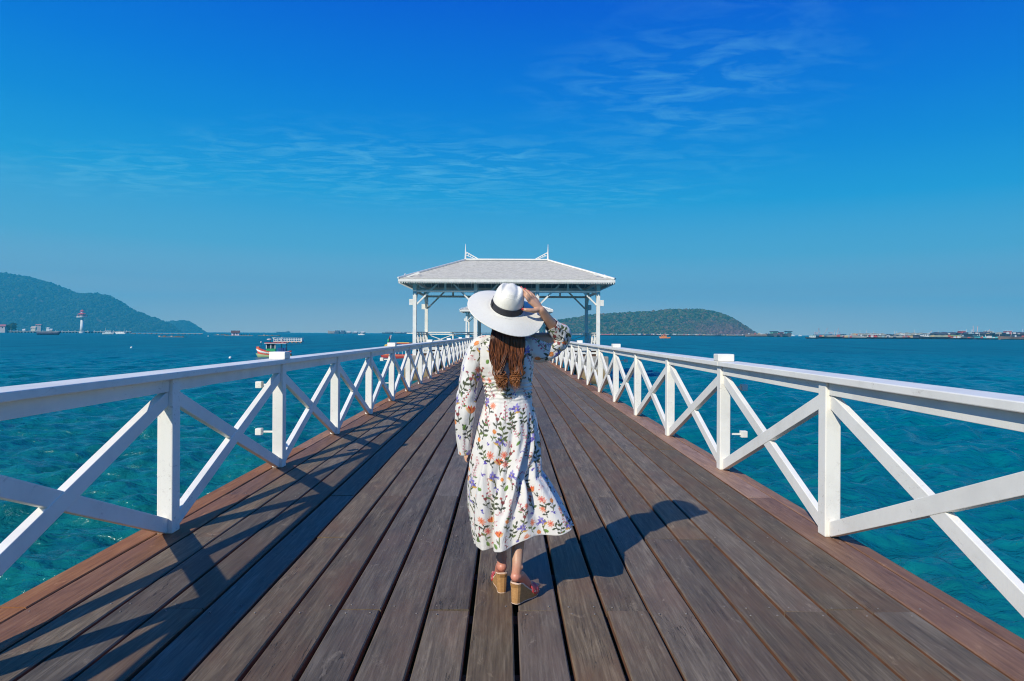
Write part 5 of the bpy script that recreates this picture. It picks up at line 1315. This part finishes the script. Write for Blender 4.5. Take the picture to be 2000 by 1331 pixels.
# second row, taller in the picture
barge(1690, 790, 96, 'farther barge with a flat grey load above the red cabin barge', None, grey_t, None, 5.6, 4.8)
barge(1775, 800, 90, 'farther barge with humped grey cover', None, grey_t, None, 6.6, 5.2)
barge(1852, 800, 110, 'farther dark barge with a white leaning boom', None, cm('load_dark', (0.06, 0.06, 0.08)), None, 8.2, 5.0, crane=[(-0.35, 7, 7)])
barge(1905, 780, 70, 'farther barge with red and white wheelhouse and two thin cranes', None, cm('load_dark', (0.06, 0.06, 0.08)), Rr, 9.5, 4.5, W_, crane=[(-.05, -1, 16), (.05, 1, 16), (0.28, 9, 9)])
barge(1960, 790, 80, 'farther barge with cream deckhouse and grey hull', None, grey_t, cm('cabin_cream', (0.6, 0.5, 0.4)), 9.2, 4.5, W_)
barge(1995, 770, 70, 'farther barge with pink and white cabins near the right edge', None, cm('load_dark', (0.06, 0.06, 0.08)), cm('cabin_pink', (0.6, 0.2, 0.22)), 9.5, 5.0, W_)
barge(2040, 760, 70, 'farther barge running out of the picture on the right', None, grey_t, Rr, 9.5, 5.0, W_)
def crane_ship(px, Y, wpx, label, booms):
    r = at('cargo_ship', px, Y, label, 'cargo ship', 0, 'pale cargo ships on the horizon'); L_ = H_(wpx, Y)
    pale = cm('ship_pale', (0.50, 0.42, 0.42))
    hull(MB(), L_, L_*0.15, H_(3.5, Y), 1.2, 1.1, 0.15).build('hull', cm('ship_grey', (0.20, 0.22, 0.26)), r); MB().box(-L_*0.42, -L_*0.28, -6, 6, H_(3, Y), H_(8, Y)).build('bridge', pale, r)
    for bx, dx, h0, h1 in booms: MB().beam((H_(bx, Y), 0, H_(h0, Y)), (H_(bx+dx, Y), 0, H_(h1, Y)), 1.6, 1.6, (0, 1, 0)).build('crane_boom', pale, r)
crane_ship(1606, 2200, 34, 'pale cargo ship with splayed cranes right behind the tugboat', [(-4, -4, 4, 16), (4, 6, 4, 16), (-9, 3, 3, 15)])
crane_ship(1634, 2300, 34, 'pale cargo ship with one tall crane behind the red cabin barge', [(0, 4, 3, 16), (-5, 2, 3, 12), (8, -3, 3, 10)])
# middle group, sterns of three barges past the island tip
barge(1482, 1150, 52, 'light brown empty barge moored beyond the tip of the island', rust, cm('load_sand', (0.35, 0.28, 0.20)), None, 4.5, 1.6, group='barges past the island tip')
def stern(px, Y, wpx, hpx, col, roofc, label):
    r = at('barge', px, Y, label, 'barge', R(90), 'barges past the island tip'); w = H_(wpx, Y); h = H_(hpx, Y)
    hull(MB(), w*3.2, w, h*0.55, 1.1, 1.2, 0.2).build('hull', col, r); MB().box(-w*1.45, -w*0.7, -w*0.42, w*0.42, h*0.55, h*0.9).build('cabin', roofc, r); MB().box(-w*1.5, -w*0.6, -w*0.5, w*0.5, h*0.9+.01, h).build('roof', dark_b, r)
    MB().box(-w*1.47, -w*1.452, -w*0.3, w*0.3, h*0.6, h*0.8).build('window', glass_b, r)
stern(1506, 1140, 13, 11, cm('stern_grey', (0.10, 0.09, 0.09)), cm('cab_green', (0.15, 0.4, 0.3)), 'barge stern with a green wheelhouse, left of three')
stern(1519, 1150, 11, 9.5, cm('stern_purple', (0.12, 0.08, 0.10)), cm('cab_red', (0.5, 0.15, 0.15)), 'barge stern with a red wheelhouse, middle of three')
stern(1534, 1130, 12, 11.5, cm('stern_grey', (0.10, 0.09, 0.09)), cm('cab_cyan', (0.15, 0.45, 0.5)), 'barge stern with a turquoise wheelhouse, right of three')
# row in front of the island
specs = [(1120, 46, Rr, grey_t, 'low barge with red deck boxes left of the pavilion corner post'), (1182, 44, Rr, cm('load_red', (0.5, 0.14, 0.12)), 'barge with red and white deck boxes right of the corner post'),
         (1222, 48, None, grey_t, 'plain grey barge under the island, left part'), (1262, 36, W_, cm('load_navy', (0.03, 0.05, 0.12)), 'dark blue barge with white cabin above the orange boat'),
         (1290, 40, W_, cm('load_cream', (0.5, 0.46, 0.38)), 'barge with cream load directly behind the orange boat'), (1335, 46, W_, grey_t, 'low pale barge below the bare red slope'),
         (1378, 46, W_, grey_t, 'low barge with a small white cabin under the island summit'), (1428, 58, None, cm('load_sand', (0.35, 0.28, 0.20)), 'long low barge under the right end of the island')]
for i, (px, w, hs, ld, lb) in enumerate(specs): barge(px, 1330-8*i, w, lb, None, ld, hs, 2.0, 1.8, W_, group='barges in front of the island')
# --- left: floating house, rafts, jetty
def house_raft():
    Y = 600; r = at('floating_house', 460, Y, 'pink floating hut with a brown gable roof on a low raft', 'floating house', R(18))
    MB().box(-9, 15, -4, 4, 0.0, 0.5).build('raft', cm('raft_grey', (0.30, 0.29, 0.26)), r)
    MB().box(-3.2, 3.2, -2.6, 2.6, 0.5, 3.0).build('wall', cm('hut_pink', (0.80, 0.62, 0.70)), r)
    m = MB(); m.add([(-3.8, -3.3, 2.8), (3.8, -3.3, 2.8), (3.8, 3.3, 2.8), (-3.8, 3.3, 2.8), (-3.8, 0, 4.9), (3.8, 0, 4.9)], [(0, 1, 5, 4), (2, 3, 4, 5), (0, 4, 3), (1, 2, 5), (0, 3, 2, 1)]); m.build('roof', cm('hut_brown', (0.12, 0.07, 0.06)), r)
    MB().box(-1.6, -0.5, -2.63, -2.601, 0.5, 2.3).build('door', dark_b, r); MB().box(0.8, 2.0, -2.63, -2.601, 1.3, 2.2).build('window', glass_b, r)
    for x in (-8, -6.5, 5, 7, 9, 12): MB().lathe([(0.45, 0.5), (0.45, 1.5)], (x, 0.5*math.sin(x), 0), 8).build('barrel', cm('barrel_dark', (0.06, 0.06, 0.08)), r)
house_raft()
def raft(px, Y, wpx, label, bits=5, group='low fish farm rafts'):
    r = at('raft', px, Y, label, 'raft', 0, group); L_ = H_(wpx, Y)
    MB().box(-L_/2, L_/2, -2, 2, 0, 0.35).build('deck', cm('raft_wood', (0.20, 0.17, 0.13)), r)
    g = random.Random(px)
    for i in range(bits):
        x = -L_/2+L_*g.random(); w = g.uniform(0.4, 1.1); MB().cbox((x, g.uniform(-1, 1), 0.35+w*0.35), (w*1.6, w, w*0.7)).build('crate', cm('raft_box%d' % (i % 3), [(0.12, 0.08, 0.06), (0.45, 0.40, 0.34), (0.05, 0.06, 0.08)][i % 3]), r)
raft(337, 425, 50, 'low wooden raft with boxes on open water below the headland', 9); raft(526, 640, 42, 'low raft with a white box right of the pink floating hut', 6); raft(432, 720, 26, 'small raft with dark drums left of the pink floating hut', 8)
def jetty():
    Y = 1250; x0 = XW(20, Y); x1 = XW(258, Y); r = empty('jetty', ((x0+x1)/2, Y, WZ), 0, 'long low concrete jetty on piles carrying the lighthouse', 'jetty'); L_ = x1-x0
    MB().box(-L_/2, L_/2, -3, 3, 2.6, 3.5).build('deck', cm('jetty_grey', (0.34, 0.36, 0.36)), r)
    n = 38
    for i in range(n):
        x = -L_/2+L_*(i+0.5)/n; MB().box(x-1.0, x+1.0, -2.4, 2.4, -1, 2.598).build('pile', cm('pile_dark', (0.08, 0.08, 0.09)), r)
    for i in range(0, n, 2):
        x = -L_/2+L_*(i+0.5)/n; MB().tube([(x, -2.6, 3.5), (x, -2.6, 5.6)], 0.35, 6).build('lamp_post', white_b, r)
    Y = 900; x0 = XW(256, Y); x1 = XW(397, Y); r = empty('walkway', ((x0+x1)/2, Y, WZ), 0, 'thin floating walkway with dark floats in front of the headland', 'walkway'); L_ = x1-x0
    MB().box(-L_/2, L_/2, -1.5, 1.5, 1.1, 1.55).build('deck', cm('walk_pale', (0.42, 0.44, 0.44)), r)
    for i in range(13):
        x = -L_/2+L_*(i+0.5)/13; w = 2.3 if i % 3 else 4; MB().box(x-w/2, x+w/2, -1.6, 1.6, -.3, 1.098).build('float', cm('float_navy', (0.03, 0.05, 0.09)), r, bevel=0.2)
jetty()
def lighthouse():
    Y = 1235; r = at('lighthouse', 160.5, Y, 'white lighthouse with a wide balcony and red trimmed lantern room', 'lighthouse', 0); u = lambda p: H_(p, Y)
    MB().lathe([(u(5.2), -1), (u(5.2), u(3.0))], n=20).build('base', cm('base_white', (0.66, 0.66, 0.64)), r)
    MB().lathe([(u(4.2), u(3.0)), (u(3.4), u(13)), (u(2.5), u(29.5))], n=24).build('tower', white_b, r, True)
    MB().lathe([(u(3.0), u(29.5)), (u(9.5), u(30.6)), (u(9.8), u(32.3)), (u(9.0), u(32.4))], n=24).build('balcony', white_b, r)
    for k in range(12):
        a = 2*math.pi*k/12; MB().tube([(u(8.8)*math.cos(a), u(8.8)*math.sin(a), u(32.4)), (u(8.8)*math.cos(a), u(8.8)*math.sin(a), u(35.2))], u(0.22), 5).build('rail_post', cm('rail_red', (0.5, .1, .12)), r)
    MB().lathe([(u(8.7), u(35.2)), (u(9.0), u(35.2)), (u(9.0), u(35.7)), (u(8.7), u(35.7))], n=24, cap=False).build('rail', cm('rail_red', (0.5, .1, .12)), r)
    MB().lathe([(u(4.2), u(32.4)), (u(4.2), u(37))], n=8).build('watch_room', cm('room_white', (0.68, 0.6, 0.62)), r)
    for k in range(8):
        a = 2*math.pi*(k+0.5)/8; c = u(3.95); MB().cbox((c*math.cos(a), c*math.sin(a), u(34.9)), (u(1.3), u(1.3), u(2.2))).build('window', glass_b, r)
    MB().lathe([(u(7.2), u(37)), (u(7.4), u(37.6)), (u(3.5), u(39.3)), (u(3.0), u(39.4))], n=8).build('lower_roof', cm('roof_red', (0.55, 0.10, 0.12)), r)
    MB().lathe([(u(2.6), u(39.4)), (u(2.6), u(42.3))], n=8).build('lantern', cm('room_white', (0.68, 0.6, 0.62)), r)
    MB().lathe([(u(4.4), u(42.3)), (u(4.4), u(42.8)), (u(1.0), u(44.9)), (0.05, u(46.8))], n=8).build('roof', cm('roof_red', (0.55, 0.10, 0.12)), r)
lighthouse()
def shore_house(px, Y, wpx, hpx, wall, roof, label, z=2.5):
    r = at('house', px, Y, label, 'house', R(10), 'houses along the far left shore'); w = H_(wpx, Y); h = H_(hpx, Y); r.location.z = WZ+z
    MB().box(-w/2, w/2, -w*.35, w*.35, -z-2, h*0.6).build('wall', wall, r)
    a = w*0.58; b = w*0.45; m = MB(); m.add([(-a, -b, h*.58), (a, -b, h*.58), (a, b, h*.58), (-a, b, h*.58), (-a*.8, 0, h), (a*.8, 0, h)], [(0, 1, 5, 4), (2, 3, 4, 5), (0, 4, 3), (1, 2, 5), (0, 3, 2, 1)]); m.build('roof', roof, r)
    for s in (-0.28, 0.22): MB().box(w*s-w*.07, w*s+w*.07, -w*.353, -w*.3505, h*0.2, h*0.45).build('window', glass_b, r)
shore_house(66, 1500, 8, 7, cm('wall_cream', (0.72, 0.62, 0.45)), cm('roof_cream', (0.62, 0.5, 0.4)), 'cream house standing out on the far shore behind the dark boat', 6)
shore_house(76, 1560, 10, 5, cm('wall_dull', (0.4, 0.35, 0.33)), cm('roof_tile', (0.42, 0.2, 0.18)), 'long red roofed building just behind the cream house', 14)
shore_house(47, 1480, 5, 4.5, W_, W_, 'small white gabled hut left of the cream house', 3)
shore_house(94, 1480, 5, 4, W_, W_, 'small white hut right of the cream house', 7)
shore_house(100, 1470, 5, 4, cm('wall_dull', (0.5, 0.5, 0.48)), W_, 'pale hut nearest the lighthouse', 4)
shore_house(4, 1290, 16, 9, cm('wall_pale', (0.5, 0.45, 0.45)), cm('roof_red2', (0.45, 0.14, 0.14)), 'red roofed shore house at the left edge of the picture', 7)
def point():
    Y = 1300; m = MB(); x0 = XW(-160, Y); x1 = XW(44, Y); n = 26; V = []
    for i in range(n+1):
        t = i/n; x = x0+(x1-x0)*t; h = 9*(1-t**3)*(0.8+0.2*math.sin(i*1.9))+0.3
        V.append([(x, Y-22*(1-t*.6), WZ-1), (x, Y-16*(1-t*.6), WZ+h*0.7), (x, Y, WZ+h), (x, Y+30, WZ-1)])
    m.v = [p for r_ in V for p in r_]
    for i in range(n):
        for k in range(3): a = i*4+k; m.f.append((a, a+4, a+5, a+1))
    o = m.build('shore_rocks', ground_mat('dark_rock', (0.04, 0.04, 0.045), (0.12, 0.11, 0.10), 0.1)); o['kind'] = 'structure'
    g = np.random.default_rng(9)
    for (px, h, sp, lb) in ((14, 8, 15, 'dark tree beside the red roofed shore house'), (23, 11, 15, 'wide dark tree on the rocky point, right of the red roof')):
        tr = at('tree', px, Y-2, lb, 'tree'); tr.location.z = WZ+5
        MB().tube([(0, 0, -2), (0.5, 0, 3), (0, 0, 7)], [0.9, 0.7, 0.4], 8).build('trunk', cm('bark', (0.08, 0.06, 0.05)), tr)
        q = g.normal(size=(70, 3))*np.array([sp*0.24, 3, 2.2])+np.array([0, 0, h*0.62]); c = np.array(GREENS)[g.integers(0, 5, 70)]*0.7
        cr = forest('crown', q, 1.3+1.2*g.random(70), c, parent=tr); del cr['kind']
point()
# --- specks on the horizon, left of the pavilion
barge(649, 1900, 17, 'pale brown barge, leftmost of the far group', cm('barge_brown', (0.42, 0.32, 0.26)), None, None, 5, 2, group='far barges left of the pavilion')
for i, (px, w, h, c) in enumerate(((659, 9, 6.5, 0), (670, 9, 6.5, 0))):
    r = at('barge', px, 1880, ['square dark barge stern beside the pale brown barge', 'second square dark barge stern, nearer the white ones'][i], 'barge', 0, 'far barges left of the pavilion'); Y = 1880
    MB().box(-H_(w/2, Y), H_(w/2, Y), -8, 8, -1, H_(h*.6, Y)).build('hull', cm('navy_block', (0.03, 0.06, 0.12)), r, bevel=0.6); MB().box(-H_(w/2.6, Y), H_(w/2.6, Y), -7, 7, H_(h*.6, Y)-.5, H_(h, Y)).build('cabin', cm('slate_block', (0.06, 0.09, 0.15)), r)
for i, (px, w) in enumerate(((681, 11), (694, 11), (708, 11))): barge(px, 2100, w, ['white topped barge, left of three far white ones', 'white topped barge, middle of three far white ones', 'white topped barge, right of three far white ones'][i], cm('far_grey', (0.2, 0.22, 0.28)), cm('far_white', (0.65, 0.6, 0.58)), None, 2.5, 2.5, group='far barges left of the pavilion')
for i, (px, w, c) in enumerate(((758, 22, 0), (778, 16, 1), (795, 18, 0), (812, 14, 1))):
    barge(px, 2300, w, ['low dark barge leftmost in the row behind the pavilion corner', 'second low barge in the row, with pale cabin', 'third low dark barge, just left of the pavilion post', 'low barge half behind the left pavilion post'][i], cm('far_navy', (0.05, 0.07, 0.12)), cm('far_mix%d' % c, [(0.10, 0.12, 0.16), (0.35, 0.32, 0.32)][c]), W_ if c else None, 2.2, 2.0, group='row of far barges behind the pavilion corner')
r = at('cargo_ship', 553, 3600, 'faint blue cargo ship on the horizon above the white platform', 'cargo ship'); Y = 3600
hull(MB(), H_(26, Y), 20, H_(2, Y), 1.2, 1.1, 0.1).build('hull', cm('ship_grey', (0.20, 0.22, 0.26)), r); MB().box(H_(7, Y), H_(11, Y), -8, 8, H_(1.8, Y), H_(4, Y)).build('bridge', cm('ship_grey', (0.2, 0.2, 0.2)), r)
